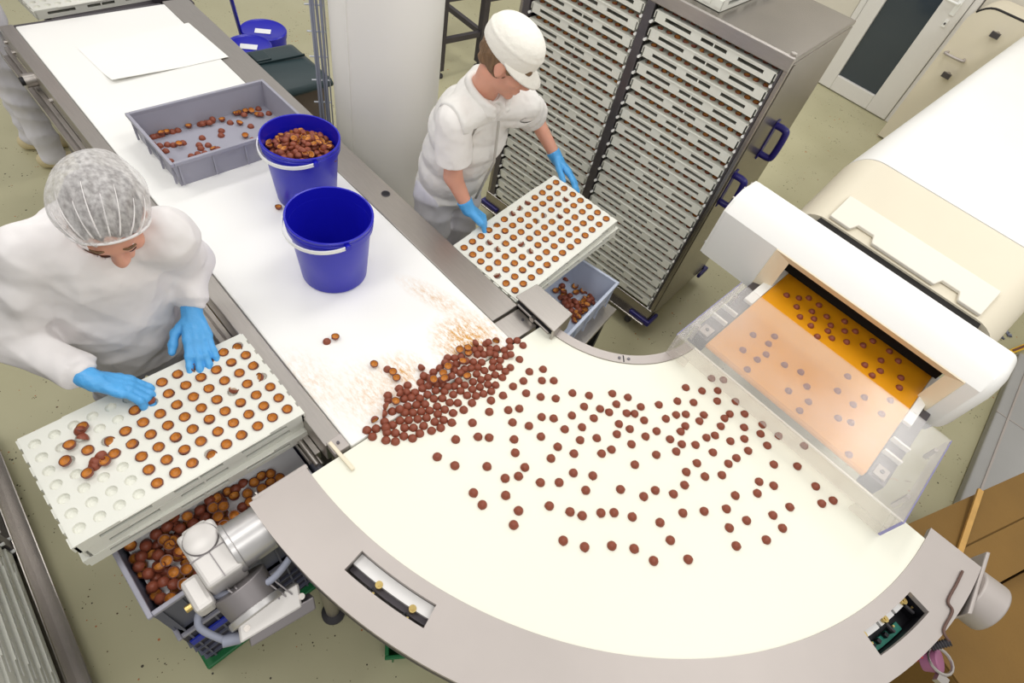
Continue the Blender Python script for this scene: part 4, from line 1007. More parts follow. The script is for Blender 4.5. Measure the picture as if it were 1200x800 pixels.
belt_px += T(600, 530, [(246, 30), (82, 86), (42, 141), (180, 181), (297, 180), (386, 121), (508, 138), (464, 229), (681, 224), (771, 69), (827, 268), (899, 230), (1013, 253), (236, 327), (43, 357), (12, 446), (366, 364), (442, 388), (559, 371), (641, 369), (755, 396), (929, 431), (323, 544), (457, 584), (627, 577), (767, 595), (994, 542), (889, 671)])
belt_px += T(800, 530, [(93, 60), (26, 115), (143, 144), (249, 135), (290, 64), (340, 28), (15, 197), (574, 69), (721, 80), (482, 176), (573, 201), (471, 249), (333, 263), (278, 346), (138, 361), (5, 372), (404, 419), (296, 465), (339, 578), (528, 540), (569, 386), (629, 467), (674, 335), (836, 205), (874, 313), (945, 294), (38, 662)])
belt_px += T(400, 380, [(1012, 437), (937, 468), (926, 539), (1045, 528), (821, 607), (856, 695), (925, 700), (716, 712), (818, 483), (766, 527)])
for u, v in belt_px: shell('dome', P(u, v + .6, .9065) - V(0, 0, .0063), False, None, 1.04)
# heap between the belts: level by level where shells crowd
heap = [(160, 657), (194, 698), (217, 648), (279, 720), (338, 728), (270, 604), (278, 640), (320, 625), (285, 670), (338, 675), (391, 694), (396, 642), (446, 708), (451, 642), (491, 678), (421, 595), (478, 588), (366, 597), (515, 630), (564, 661), (533, 580), (447, 548), (398, 548), (318, 540), (365, 525), (414, 507), (470, 500), (500, 540), (552, 535), (585, 605), (622, 642), (640, 594), (691, 610), (603, 556), (599, 508), (524, 495), (647, 528), (699, 550), (678, 485), (729, 487), (632, 458), (579, 461), (539, 435), (491, 458), (438, 455), (391, 462), (291, 440), (295, 468), (362, 398), (414, 377), (407, 420), (461, 422), (507, 396), (496, 360), (545, 380), (591, 410), (516, 317), (540, 330), (576, 295), (616, 270), (597, 370), (645, 415), (650, 235), (665, 205), (709, 207), (750, 198), (700, 435), (746, 412), (706, 382), (773, 376), (734, 350), (745, 300), (707, 283), (770, 275), (787, 440), (820, 402), (867, 388), (843, 443), (889, 430), (938, 415), (917, 372), (965, 376), (874, 342), (824, 355), (846, 307), (896, 285), (918, 328), (962, 312), (1008, 328), (853, 266), (810, 270), (879, 233), (826, 230), (851, 185), (830, 155), (868, 150), (893, 185), (928, 175), (905, 118), (920, 108), (945, 268), (988, 262), (1027, 290), (1058, 266), (949, 230), (994, 222), (963, 187), (931, 150), (971, 147), (1020, 158), (1028, 195), (1056, 137), (1060, 185), (1052, 100), (640, 375), (660, 330), (690, 320), (560, 350), (625, 345), (680, 250), (720, 245), (780, 225), (665, 385), (1100, 97), (1137, 128), (1115, 215)]
opens = [(335, 487), (570, 345), (634, 307), (669, 264), (797, 188), (757, 238), (740, 160), (791, 330), (652, 343), (787, 155)]
tilts = [(503, 272), (212, 605), (260, 563), (360, 432), (842, 120), (965, 110), (288, 520)]
placed = []
def settle(u, v, lift=0.0):
    z = .9 + lift
    for _ in range(6):
        p = P(u, v, z + .006); hit = [q for q in placed if math.hypot(q[0] - p[0], q[1] - p[1]) < .0225 and abs(q[2] - z) < .009]
        if not hit: break
        z += .0095
    placed.append((p[0], p[1], z)); return V(p[0], p[1], z)
for x, y in sorted(heap, key=lambda q: -q[1]):
    p = settle(400 + x / K, 380 + y / K); shell('heap', p, False, rtilt(RNG.uniform(0, .12) + (.25 if p[2] > .905 else 0)), 1.02)
for x, y in opens:
    p = settle(400 + x / K, 380 + y / K, .004); shell('heap_open', p, True, rtilt(RNG.uniform(.15, .4)), 1.04)
for x, y in tilts:
    p = settle(400 + x / K, 380 + y / K); shell('heap', p + V(0, 0, .012), False, Matrix.Rotation(1.5, 4, Vector((math.cos(x), math.sin(x), 0))), .97)
for (u, v), op in zip([(438, 428.4), (454, 433), (460.7, 437.2), (465.2, 444.5), (383, 400.5), (393, 397), (326.5, 245)], [1, 0, 1, 1, 0, 1, 1]): shell('stray', P(u, v, .9003), bool(op), rtilt(.12 if op else 0), .97)
yel = T(800, 267, [(367, 235), (410, 245), (445, 245), (481, 270), (402, 276), (456, 292), (414, 311), (463, 318), (508, 310), (452, 342), (522, 341), (571, 327), (512, 361), (526, 386), (571, 361), (609, 362), (475, 380), (578, 399), (636, 411), (670, 396), (729, 432), (699, 464), (760, 466), (642, 480), (696, 501), (668, 517), (769, 525), (764, 560)], 3)
yel += T(800, 380, [(443, 62), (577, 72), (540, 118), (380, 157), (470, 217), (407, 278), (525, 185), (340, 325), (640, 250), (742, 295), (1035, 322), (780, 385), (665, 412), (972, 412), (790, 480), (630, 487), (735, 535), (605, 563), (975, 583), (705, 630), (815, 632), (1055, 610), (968, 780)])
yel += T(900, 460, [(505, 22), (447, 60), (595, 108), (363, 295), (425, 320), (378, 388), (640, 38)], 4.445)
for u, v in yel:
    p = P(u, v, .944)
    if p[1] > 1.715: shell('yellow', p - V(0, 0, .0057), False, None, .97)
# half-filled tray
def cup(i, j): return V((3 - i) * 0 + (i - 3) * TPX, (j - 6) * TPY, TH - .0115)
tilted = {(0, 12), (0, 9), (3, 12), (3, 10), (1, 6), (2, 3), (6, 7)}
for i in range(7):
    for c in range(13):                       # c counts from the belt side; i from the far long edge
        lim = [6, 7, 8, 9, 8, 8, 8][i]
        if c <= lim or (i, c) in ((2, 9), (2, 10)):
            j = 12 - c; tl = (i, j) in tilted or (i, c) == (2, 9)
            p = cup(i, j) + V(WT[0], WT[1], TZ - TH)
            if tl: shell('wtray', p + V(0, 0, .003), True, rtilt(.75), 1.08)
            else: shell('wtray', p + V(0, 0, RNG.uniform(-.001, .001)), True, rtilt(RNG.uniform(0, .16)), 1.1)
lo_px = T(10, 500, [(393, 130), (375, 223), (478, 15), (620, 222), (512, 302)])
for u, v in lo_px: shell('wloose', P(u, v, TZ + .0003), True, rtilt(.18), 1.12)
for u, v, z, a in [(10 + 462 / K, 500 + 78 / K, .006, 1.2), (10 + 545 / K, 500 + 222 / K, .004, .3), (10 + 575 / K, 500 + 180 / K, .008, 1.35), (10 + 540 / K, 500 + 245 / K, .0, .2), (10 + 450 / K, 500 + 28 / K, 0, .3)]: shell('wloose', P(u, v, TZ + z), False, rtilt(a), 1.12)
# held tray
for i in range(7):
    for j in range(13):
        shell('mtray', cup(i, j) + V(0, 0, RNG.uniform(-.001, .0015)), True, rtilt(RNG.uniform(0, .2) if RNG.uniform() > .16 else .7), 1.08, mo)
# shallow crate on the belt
d_ = [(183, 385, 0), (190, 410, 0), (232, 382, 0), (275, 377, 1), (312, 373, 0), (354, 372, 0), (271, 416, 1), (232, 410, 0), (210, 478, 0), (256, 490, 0), (305, 483, 0), (345, 486, 0), (380, 485, 1), (405, 472, 0), (247, 520, 0), (294, 524, 0), (325, 590, 0), (409, 334, 1), (492, 330, 0), (532, 322, 0), (556, 300, 0), (528, 348, 0), (573, 342, 0), (593, 320, 0), (659, 331, 1), (707, 343, 0), (763, 351, 1), (838, 366, 0), (650, 395, 0), (648, 424, 0), (527, 440, 0), (508, 485, 0), (566, 487, 0), (518, 507, 0), (606, 518, 1), (628, 512, 0), (545, 538, 0), (500, 543, 0), (458, 557, 0), (717, 260, 1), (778, 247, 1), (757, 275, 1), (797, 293, 0), (824, 250, 0), (840, 270, 1), (879, 246, 0), (882, 298, 1), (903, 290, 0), (954, 284, 0), (805, 430, 1), (850, 453, 0)]
placed.clear()
for x, y, op in d_:
    u, v = 140 + x / 5.4545, 80 + y / 5.4545
    z = .9058
    p = P(u, v, z + .007)
    while any(math.hypot(q[0] - p[0], q[1] - p[1]) < .021 and abs(q[2] - z) < .008 for q in placed): z += .009; p = P(u, v, z + .007)
    p[0] = min(max(p[0], -2.452), -2.135); p[1] = min(max(p[1], .535), 1.065)
    placed.append((p[0], p[1], z)); shell('crate', V(p[0], p[1], z), bool(op), rtilt(RNG.uniform(0, .5 if op else .15)), 1.0)
# heaped crate under the trays
placed.clear(); n_in = 0
for _ in range(14000):
    x, y = RNG.uniform(-.955, -.740), RNG.uniform(-.228, .26); fill = 1 if y < .06 else max(0, 1 - (y - .06) / .17)
    if RNG.uniform() > fill ** 1.2: continue
    top = (.682 if y < .05 else .66); z = .6465; q = None
    while z <= top and any(math.hypot(q[0] - x, q[1] - y) < .0285 and abs(q[2] - z) < .0125 for q in placed): z += .0125
    if z > top: continue
    placed.append((x, y, z)); shell('stack', V(x, y, z), RNG.uniform() < .6, rtilt(RNG.uniform(.05, .7)), 1.2); n_in += 1
    if n_in >= 190: break
# pale crate: broken shells
pl = [(735, 615, 1), (697, 662, 0), (733, 655, 1), (640, 733, 1), (675, 700, 0), (675, 718, 1), (690, 747, 1), (668, 768, 0), (720, 757, 0), (752, 705, 1), (757, 742, 1), (787, 735, 1), (815, 732, 0), (838, 752, 0), (800, 778, 1), (742, 785, 0), (703, 783, 0), (830, 775, 1)]
plz = [(520 + x / 4.85, 190 + y / 4.85, o_) for x, y, o_ in pl]
plz += [(560 + x / 6, 300 + y / 6, o_) for x, y, o_ in [(630, 345, 0), (660, 345, 0), (690, 325, 0), (720, 335, 1), (715, 375, 0), (740, 350, 1), (770, 330, 1), (690, 400, 1), (725, 400, 1), (765, 345, 1), (660, 380, 0), (800, 300, 0), (680, 420, 1), (670, 450, 1), (750, 375, 1), (640, 310, 0), (610, 290, 0), (700, 350, 0), (745, 310, 1), (780, 310, 0), (805, 325, 0), (650, 420, 1), (700, 425, 1), (610, 320, 0), (600, 250, 1)]]
# joined masses: bucket filling and the shells in the rack trays
src = SH_LO; SV = np.array([v.co[:] for v in src.vertices]); SF = [tuple(p.vertices) for p in src.polygons]; SMI = [p.material_index for p in src.polygons]
def mass(name, mats_list, label, cat):
    vs, fs, ms = [], [], []; nv = len(SV)
    for k, mm in enumerate(mats_list):
        A = np.array(mm); vs.append(SV @ A[:3, :3].T + A[:3, 3]); fs += [tuple(i + k * nv for i in q) for q in SF]; ms += SMI
    me = bpy.data.meshes.new(name); me.from_pydata(np.concatenate(vs).tolist(), [], fs)
    for m_ in ('shell_brown', 'shell_rim', 'shell_caramel'): me.materials.append(MATS[m_])
    me.polygons.foreach_set('material_index', ms); me.polygons.foreach_set('use_smooth', [True] * len(fs)); me.update()
    o = bpy.data.objects.new(name, me); COL.objects.link(o); tag(o, label, cat, kind='stuff'); return o
ml = []; placed.clear()
for _ in range(6000):
    r = .120 * math.sqrt(RNG.uniform()); t = RNG.uniform(0, 2 * PI); x, y = -1.823 + r * math.cos(t), .91 + r * math.sin(t)
    z0 = 1.110 + .042 * (1 - (r / .118) ** 2) + .012 * math.sin(x * 60) * math.cos(y * 50)
    if any((q[0] - x) ** 2 + (q[1] - y) ** 2 < .0195 ** 2 for q in placed): continue
    placed.append((x, y)); op = RNG.uniform() < .45
    mm = Matrix.Translation((x, y, z0)) @ rtilt(RNG.uniform(.1, .9))
    if op: mm = mm @ Matrix.Translation((0, 0, .012)) @ Matrix.Rotation(PI, 4, 'X')
    ml.append(mm @ Matrix.Diagonal((1.05, 1.05, 1.05, 1)))
    ml.append(Matrix.Translation((-1.823 + (x + 1.823) * .9, .91 + (y - .91) * .9, z0 - .014)) @ rtilt(RNG.uniform(.1, 1.2)))
mass('shell_filling', ml, 'heap of chocolate shells filling the blue bucket', 'chocolate shells')
ml = []
for b_, i, o in rack_trays:
    B = o.matrix_basis
    for r_ in range(0, 4):
        for j in range(13):
            c = B @ (Vector(cup(6 - r_, j)) if False else Vector(((3 - r_) * TPX * 0 + (r_ - 3) * TPX, (j - 6) * TPY, TH - .0105)))
            mm = Matrix.Translation(c) @ rtilt(RNG.uniform(0, .35 if RNG.uniform() > .15 else 1.0)) @ Matrix.Translation((0, 0, .0148)) @ Matrix.Rotation(PI, 4, 'X'); ml.append(mm)
            c2 = B @ Vector((-(r_ - 3) * TPX, (j - 6) * TPY, TH - .0105))
            mm2 = Matrix.Translation(c2 - c) @ mm; ml.append(mm2)
mass('rack_shells', ml, 'rows of caramel lined shells standing in the rack trays', 'chocolate shells')
placed.clear(); ml = []
for u, v, op in plz:
    z = .581; p = P(u, v, z + .007)
    while any(math.hypot(q[0] - p[0], q[1] - p[1]) < .02 and abs(q[2] - z) < .008 for q in placed): z += .009; p = P(u, v, z + .007)
    placed.append((p[0], p[1], z)); mm = Matrix.Translation((p[0], p[1], z)) @ rtilt(RNG.uniform(.1, .7))
    if op: mm = mm @ Matrix.Translation((0, 0, .0148)) @ Matrix.Rotation(PI, 4, 'X')
    ml.append(mm @ Matrix.Diagonal((1.2, 1.2, 1.2, 1)))
mass('broken_shells', ml, 'loose chocolate shells lying in the pale blue grey crate', 'chocolate shells')

# ================================================================== PEOPLE
def frame(fwd, up):
    f = unit(fwd); s = unit(np.cross(up, f)); u = np.cross(f, s); return f, s, u      # forward, left side, up
def head_pieces(c, f, s, u, g=1.0):
    A = np.stack([f, s, u]); at = lambda a, b, d: c + (a * f + b * s + d * u) * g
    P_ = [e_(at(-.012, 0, .025), A, V(.092, .074, .092) * g), e_(at(.022, 0, -.035), A, V(.066, .058, .072) * g),
          c_(at(.055, .0, -.088), at(.072, 0, -.092), .022 * g, .020 * g),                                   # chin
          c_(at(.086, 0, .012), at(.108, 0, -.022), .011 * g, .0155 * g),                                    # nose
          c_(at(.098, -.012, -.028), at(.098, .012, -.028), .010 * g), 
          c_(at(.078, -.028, .022), at(.078, .028, .022), .013 * g),                                         # brow
          c_(at(.086, -.016, -.055), at(.086, .016, -.055), .0095 * g), c_(at(.084, -.014, -.064), at(.084, .014, -.064), .0095 * g)]
    for k in (-1, 1):
        P_.append(e_(at(.055, k * .040, -.020), A, V(.026, .024, .022) * g))                                 # cheek
        P_.append(e_(at(-.008, k * .076, -.004), np.stack([unit(f + .25 * k * s), unit(s * k - .25 * f), u]), V(.018, .008, .030) * g))   # ear
    return P_
def hand_pieces(w, f, n, side, curl, spread=.10, thumb=(.6, .4), sc=1.0, g=0.0, pinch=None):
    """w wrist, f pointing to the fingers, n back-of-hand normal, side=+1 when the thumb lies towards cross(n,f)"""
    f = unit(f); n = unit(n - f * (n @ f)); t = np.cross(n, f) * side
    out = [c_(w - f * .01, w + f * .02, .024 * sc + g, .026 * sc + g, (n, 1.35))]
    for k, a in ((-.6, .9), (-.2, 1), (.2, 1), (.6, .95)):
        out.append(c_(w + f * .018 * sc + t * k * .024 * sc, w + f * .082 * a * sc + t * k * .046 * sc, .0145 * sc + g, .0125 * sc + g))
    fl_ = [(.58, .058, .040, .024, .026), (.20, .064, .044, .026, .026), (-.18, .058, .042, .025, .025), (-.56, .046, .032, .022, .022)]
    lens = [(.045, .027, .022), (.050, .031, .023), (.046, .029, .022), (.036, .021, .019)]
    rad = [.0092, .0096, .0092, .0082]
    for q, kk in enumerate((.62, .21, -.20, -.60)):
        b = w + f * (.084 + .006 * (1 - abs(kk))) * sc + t * kk * .046 * sc; cv = curl[q] if hasattr(curl, '__len__') else curl
        d = unit(f + t * kk * spread); ang = 0
        for j in range(3):
            ang += cv * (.75 if j == 0 else .95 if j == 1 else .6)
            dd = unit(d * math.cos(ang) - n * math.sin(ang))
            if pinch is not None and j: dd = unit(dd + .8 * unit(pinch - b))
            e = b + dd * lens[q][j] * sc; r0 = rad[q] * sc * (1 - .07 * j) + g
            out.append(c_(b, e, r0, r0 * .93)); b = e
    b = w + f * .022 * sc + t * .024 * sc - n * .006
    d1 = unit(f * .62 + t * thumb[0] - n * .25); e = b + d1 * .040 * sc; out.append(c_(b, e, .0145 * sc + g, .0115 * sc + g))
    d2 = unit(f * .9 + t * thumb[1] - n * .28) if pinch is None else unit(pinch - e)
    e2 = e + d2 * .032 * sc; out.append(c_(e, e2, .0108 * sc + g, .0098 * sc + g)); d3 = unit(d2 - t * .18 * thumb[1])
    out.append(c_(e2, e2 + d3 * .024 * sc, .0100 * sc + g, .0086 * sc + g))
    return out
def fold(amp, *waves):
    def fn(Q):
        d = 0
        for (v, fr, ph) in waves: d = d + (2 * np.abs(np.sin(.5 * (Q @ unit(v) * fr + ph + 1.7 * np.sin(Q @ V(7.1, 5.3, 9.7) + ph) + .6 * np.sin(Q @ V(-17, 23, 11))))) ** .8 - 1)
        return amp * d / len(waves)
    return fn

def person(name, label, J, wear):
    """J joints: pelvis waist chest neck head sR sL eR eL wR wL hipR hipL kR kL aR aL + frames"""
    root = thing(name, label, 'person', (float(J['pelvis'][0]), float(J['pelvis'][1]), 0))
    f, s, u = J['headframe']; hd_ = J['head']
    bf, bs = J['bodyfwd'], J['bodyside']
    A = np.stack([bf, bs, V(0, 0, 1)])
    nb = J['neck']; jaw = hd_ - u * .07 - f * .02
    # --- body: one continuous surface
    body = head_pieces(hd_, f, s, u) + [c_(nb - V(0, 0, .02), jaw, .054, .050), c_(J['chest'], nb, .095, .060, (bf, 1.2)), c_(J['waist'], J['chest'], .085, .10, (bf, 1.25)), c_(J['pelvis'], J['waist'], .095, .085, (bf, 1.15))]
    for k in 'RL':
        body += [c_(nb - V(0, 0, .03), J['s' + k], .045, .048), c_(J['s' + k], J['e' + k], .044, .037), c_(J['e' + k], J['w' + k], .037, .026)]
        body += [c_(J['hip' + k], J['k' + k], .068, .046), c_(J['k' + k], J['a' + k], .046, .032), c_(J['a' + k] - V(0, 0, .02), J['a' + k] + bf * .13 - V(0, 0, .035), .030, .024)]
        body += J['hand' + k](-.0035)
    sculpt('body', body, 'skin', root, .005, .014, smooth_it=2)
    for k in (-1, 1):
        c = hd_ + f * .0715 + s * k * .030 + u * .004
        ey = MB(); 
        for st_ in range(7): pass
        e1 = MB().lathe([(max(.0115 * math.sin(i * PI / 8), .0001), -.0115 * math.cos(i * PI / 8)) for i in range(9)], (0, 0, 0), 14)
        Mx = Matrix((tuple(map(float, [s[0], u[0], f[0], c[0]])), tuple(map(float, [s[1], u[1], f[1], c[1]])), tuple(map(float, [s[2], u[2], f[2], c[2]])), (0, 0, 0, 1)))
        e1.xf(Mx).build('eye', 'eye_white', root, smooth=True)
        MB().cyl(c + f * .0098, c + f * .0119, .0052, n=14).build('iris', 'eye_dark', root)
    for k in (-1, 1):
        cb = lambda a, b, d: hd_ + f * a + s * (k * b) + u * d
        MB().tube(bez([cb(.0815, .016, .030), cb(.0850, .032, .036), cb(.0745, .050, .030)], 5), [.0015 + .0022 * math.sin(PI * (i + 1) / 12) for i in range(11)], 6).build('eyebrow', 'hair_brown', root, smooth=True)
        MB().tube(bez([cb(.0845, .019, .000), cb(.0855, .031, -.005), cb(.0775, .043, -.001)], 5), .0012, 6).build('eyelashes', 'eye_dark', root, smooth=True)
    MB().tube(bez([hd_ + f * .0905 + s * -.020 * 1 + u * -.0595, hd_ + f * .0965 + u * -.0585, hd_ + f * .0905 + s * .020 + u * -.0595], 6), [.0015 + .003 * math.sin(PI * i / 12) for i in range(13)], 8).build('mouth', 'lips', root, smooth=True)
    # --- gloves
    for k in 'RL':
        if wear.get('gloves'):
            gl_ = J['hand' + k](.0028); w = J['w' + k]; d = unit(w - J['e' + k])
            gl_ += [c_(w - d * .035, w + d * .01, .0335, .030, None, [(w - d * .035, -d)])]
            sculpt('glove', gl_, 'glove_blue', root, .003, .007, smooth_it=1, disp=fold(.0012, (V(1, 2, 1), 260, 0), (V(2, -1, 1.5), 310, 1)))
    # --- trousers and shoes
    tr = [c_(J['pelvis'] + V(0, 0, .06), J['pelvis'] - V(0, 0, .02), .128, .135, (bf, 1.12), [(J['pelvis'] + V(0, 0, .10), V(0, 0, 1))])]
    for k in 'RL': tr += [c_(J['hip' + k], J['k' + k], .098, .078), c_(J['k' + k], J['a' + k] + V(0, 0, .0), .078, .070, None, [(J['a' + k] - V(0, 0, .035), V(0, 0, -1))])]
    sculpt('trousers', tr, wear.get('trouser_mat', 'cloth_grey'), root, .009, .03, disp=fold(.010, (V(.3, .4, 1), 46, 0), (V(-.5, .3, 1), 63, 2), (V(1, 1, .2), 40, 1)))
    for k in 'RL':
        a = J['a' + k]; g0 = V(a[0], a[1], 0)
        sculpt('shoe', [c_(g0 + V(0, 0, .045) - bf * .05, g0 + bf * .14 + V(0, 0, .036), .046, .042, None, [(g0 + V(0, 0, .001), V(0, 0, -1))]), c_(g0 + V(0, 0, .05), g0 + V(0, 0, .09), .05, .05)], wear.get('shoe_mat', 'shoe_tan'), root, .007, .02)
    return root

zup = V(0, 0, 1)
# ------------------------------------------------------------------ person with hair net, sorting shells at the tray
J = {}
J['bodyfwd'] = unit(V(1, .0, 0)); J['bodyside'] = V(0, 1, 0)
J['pelvis'] = V(-1.60, .07, .90); J['waist'] = V(-1.575, .085, 1.03); J['chest'] = V(-1.53, .115, 1.20); J['neck'] = V(-1.465, .14, 1.355)
yw, pt = math.radians(-20), math.radians(-40)
fw = V(math.cos(yw) * math.cos(pt), math.sin(yw) * math.cos(pt), math.sin(pt)); upv = V(-math.cos(yw) * math.sin(pt) * 1, -math.sin(yw) * math.sin(pt), math.cos(pt))
J['headframe'] = frame(fw, upv); J['head'] = P(127, 256, 1.445)
J['sR'] = P(40, 297, 1.30); J['sL'] = P(192, 277, 1.30)
J['eR'] = P(16, 396, 1.05); J['eL'] = P(221, 306, 1.08)
J['wR'] = P(108, 445, 1.0); J['wL'] = P(225, 368, .985)
hR = unit(P(162, 456, .955) - J['wR']); hL = unit(P(238, 420, .938) - J['wL'])
pin = P(160, 454, .945)
J['handR'] = lambda g: hand_pieces(J['wR'], hR, unit(V(-.1, .35, 1)), +1, (.42, .45, .5, .55), .03, (.45, .1), 1.08, g, None)
J['handL'] = lambda g: hand_pieces(J['wL'], hL, unit(V(.25, .1, 1)), -1, (.20, .16, .14, .18), .20, (.75, .35), 1.08, g)
for k, y in (('R', -.02), ('L', .16)):
    J['hip' + k] = V(-1.61, y, .86); J['k' + k] = V(-1.60, y - .01, .47); J['a' + k] = V(-1.65, y, .08)
wom = person('person', 'person in white sweatshirt and hair net sorting shells into a tray', J, dict(gloves=True))
W = J
bf = J['bodyfwd']
sw = [c_(J['pelvis'] - V(0, 0, .12), J['waist'], .185, .180, (bf, 1.05), [(J['pelvis'] - V(0, 0, .13), V(0, 0, -1))]), c_(J['waist'], J['chest'] + V(.01, 0, .03), .180, .168, (bf, 1.08)), c_(J['chest'] + V(0, 0, .03), J['neck'] - V(.01, 0, .035), .150, .085, (bf, 1.1))]
for k in 'RL':
    s_, e_2, w = J['s' + k], J['e' + k], J['w' + k]; d = unit(w - e_2)
    sw += [c_(J['neck'] - V(.02, 0, .045), s_, .075, .082), c_(s_, e_2, .078, .070), c_(e_2, w - d * .055, .070, .054, None, [(w - d * .045, d)]), c_(w - d * .05, w - d * .022, .041, .038, None, [(w - d * .018, d)])]
sculpt('sweatshirt', sw, 'cloth_white', wom, .006, .035, carve=[c_(J['neck'] + V(.02, 0, -.01), J['neck'] + V(.05, .0, .12), .060, .075)], disp=fold(.0085, (V(.2, 1, .6), 46, 0), (V(1, -.6, .7), 62, 2), (V(.3, .5, -1), 38, 4)))
sculpt('collar', [c_(J['neck'] + V(-.035, 0, .005) + V(.062 * math.cos(t) + .03, .066 * math.sin(t), -.022 * math.cos(t)), J['neck'] + V(-.035, 0, .005) + V(.062 * math.cos(t + .4) + .03, .066 * math.sin(t + .4), -.022 * math.cos(t + .4)), .011) for t in np.arange(0, 2 * PI, .4)], 'cloth_white', wom, .004, .006)
f, s, u = J['headframe']; hc = J['head']; HA = np.stack([f, s, u]); at = lambda a, b, c: hc + a * f + b * s + c * u
hair = [e_(at(-.022, 0, .034), HA, V(.098, .083, .094), [(at(.052, 0, .045), unit(f * .8 - u * .55))]), e_(at(-.075, 0, .0), HA, V(.055, .065, .06))]
sculpt('hair', hair, 'hair_grey', wom, .005, .02, disp=fold(.003, (V(1, 3, 1), 130, 0), (V(-1, 2, 2), 90, 1)))
NQ, NN = at(.050, 0, .052), unit(f * .80 - u * .60)
ncut = [(NQ, NN)]
def pleat(Q):
    q = Q - at(-.03, 0, .02); a = np.arctan2(q @ s, q @ u); r = np.linalg.norm(q, axis=1)
    return .0035 * np.sin(a * 17 + 2 * np.sin(q @ f * 40)) * np.clip((q @ f + .09) / .12, 0, 1) + .003 * np.sin(q @ unit(f + s) * 60 + 2)
NET_C = at(-.034, 0, .040)
sculpt('hair_net', [e_(at(-.034, 0, .040), HA, V(.120, .104, .112), ncut), e_(at(-.088, .005, .012), HA, V(.065, .082, .074), ncut)], 'net_gauze', wom, .004, .03, disp=pleat)
ring = []; wv2 = unit(np.cross(NN, s)); c0 = at(-.034, 0, .040); rad_ = V(.120, .104, .112); cen = NQ - NN * .002 - wv2 * ((NQ - c0) @ wv2)
for i in range(48):
    t = 2 * PI * i / 48; dr = s * math.cos(t) + wv2 * math.sin(t); o_ = HA @ (cen - c0) / rad_; q_ = HA @ dr / rad_
    A2, B2, C2_ = q_ @ q_, 2 * o_ @ q_, o_ @ o_ - 1; ring.append(cen + dr * ((-B2 + math.sqrt(max(B2 * B2 - 4 * A2 * C2_, 0))) / (2 * A2)))
MB().tube(ring, .0035, 6, closed=True).build('net_band', 'cloth_white', wom, smooth=True)
for i, (a_, ln_) in enumerate([(-.95, .10), (-.60, .12), (-.28, .09), (-.05, .13), (.22, .10), (.50, .12), (.85, .09), (1.2, .1)]):
    pts = []
    for k in range(9):
        q_ = k / 8; th_ = math.radians(36) + q_ * ln_ * 9; dr = f * math.cos(th_) + (u * math.cos(a_) + s * math.sin(a_)) * math.sin(th_)
        v_ = HA @ dr; pts.append(NET_C + dr * (1.0 / np.linalg.norm(v_ / V(.120, .104, .112)) + .0012))
    pts = [p for p in pts if (p - NQ) @ NN < 0]
    if len(pts) > 3: MB().tube(pts, [.0022 * (1 - .8 * k / len(pts)) for k in range(len(pts))], 6).build('gather', 'cloth_white', wom, smooth=True)
shell('wloose', pin, False, rtilt(1.1), .95)['label'] = 'chocolate shell held in the blue glove above the tray'
bpy.data.objects[-1] if False else None

# ------------------------------------------------------------------ person in cap and vest holding the full tray
J = {}
J['bodyfwd'] = unit(V(1, .10, 0)); J['bodyside'] = unit(V(-.10, 1, 0))
J['pelvis'] = V(-1.60, 1.50, .90); J['waist'] = V(-1.575, 1.50, 1.03); J['chest'] = V(-1.515, 1.50, 1.22); J['neck'] = V(-1.45, 1.475, 1.415)
yw, pt = math.radians(34), math.radians(-26)
fw = V(math.cos(yw) * math.cos(pt), math.sin(yw) * math.cos(pt), math.sin(pt)); upv = V(-math.cos(yw) * math.sin(pt), -math.sin(yw) * math.sin(pt), math.cos(pt))
J['headframe'] = frame(fw, upv); J['head'] = P(594, 72, 1.565)
J['sR'] = P(532, 142, 1.345); J['sL'] = P(612, 122, 1.345)
J['eR'] = P(531, 207, 1.09); J['eL'] = P(627, 138, 1.13)
J['wR'] = P(548, 243, .965); J['wL'] = P(652, 185, .99)
hR = unit(P(570, 262, .90) - J['wR']); hL = unit(P(676, 213, .94) - J['wL'])
J['handR'] = lambda g: hand_pieces(J['wR'], hR, unit(V(-.5, -.35, .8)), +1, (.85, .85, .85, .85), .06, (.7, .2), 1.08, g)
J['handL'] = lambda g: hand_pieces(J['wL'], hL, unit(V(-.25, .55, .9)), -1, (.26, .26, .28, .30), .03, (.5, .2), 1.1, g)
for k, y in (('R', 1.41), ('L', 1.59)):
    J['hip' + k] = V(-1.60, y, .86); J['k' + k] = V(-1.59, y, .47); J['a' + k] = V(-1.63, y, .08)
man = person('person', 'person in white cap and quilted vest holding a tray by the rack', J, dict(gloves=True))
bf = J['bodyfwd']; bs = J['bodyside']
sh = [c_(J['chest'] + V(0, 0, .02), J['neck'] - V(0, 0, .03), .140, .072, (bf, 1.15)), c_(J['waist'], J['chest'], .135, .14, (bf, 1.2))]
for k in 'RL':
    s_, e_2 = J['s' + k], J['e' + k]; d = unit(e_2 - s_); L_ua = np.linalg.norm(e_2 - s_)
    sh += [c_(J['neck'] - V(.0, 0, .04), s_, .062, .064), c_(s_, s_ + d * L_ua * .78, .068, .078, None, [(s_ + d * L_ua * .66, d)])]
sculpt('shirt', sh, 'cloth_shirt', man, .006, .02, carve=[c_(J['neck'] + V(.0, 0, .005), J['neck'] + V(.02, 0, .12), .050, .056)] + [c_(J['s' + k] + unit(J['e' + k] - J['s' + k]) * np.linalg.norm(J['e' + k] - J['s' + k]) * .60, J['e' + k], .058, .058) for k in 'RL'], disp=fold(.003, (V(.2, 1, .6), 55, 0), (V(1, -.6, .7), 70, 2)))
vcut = []
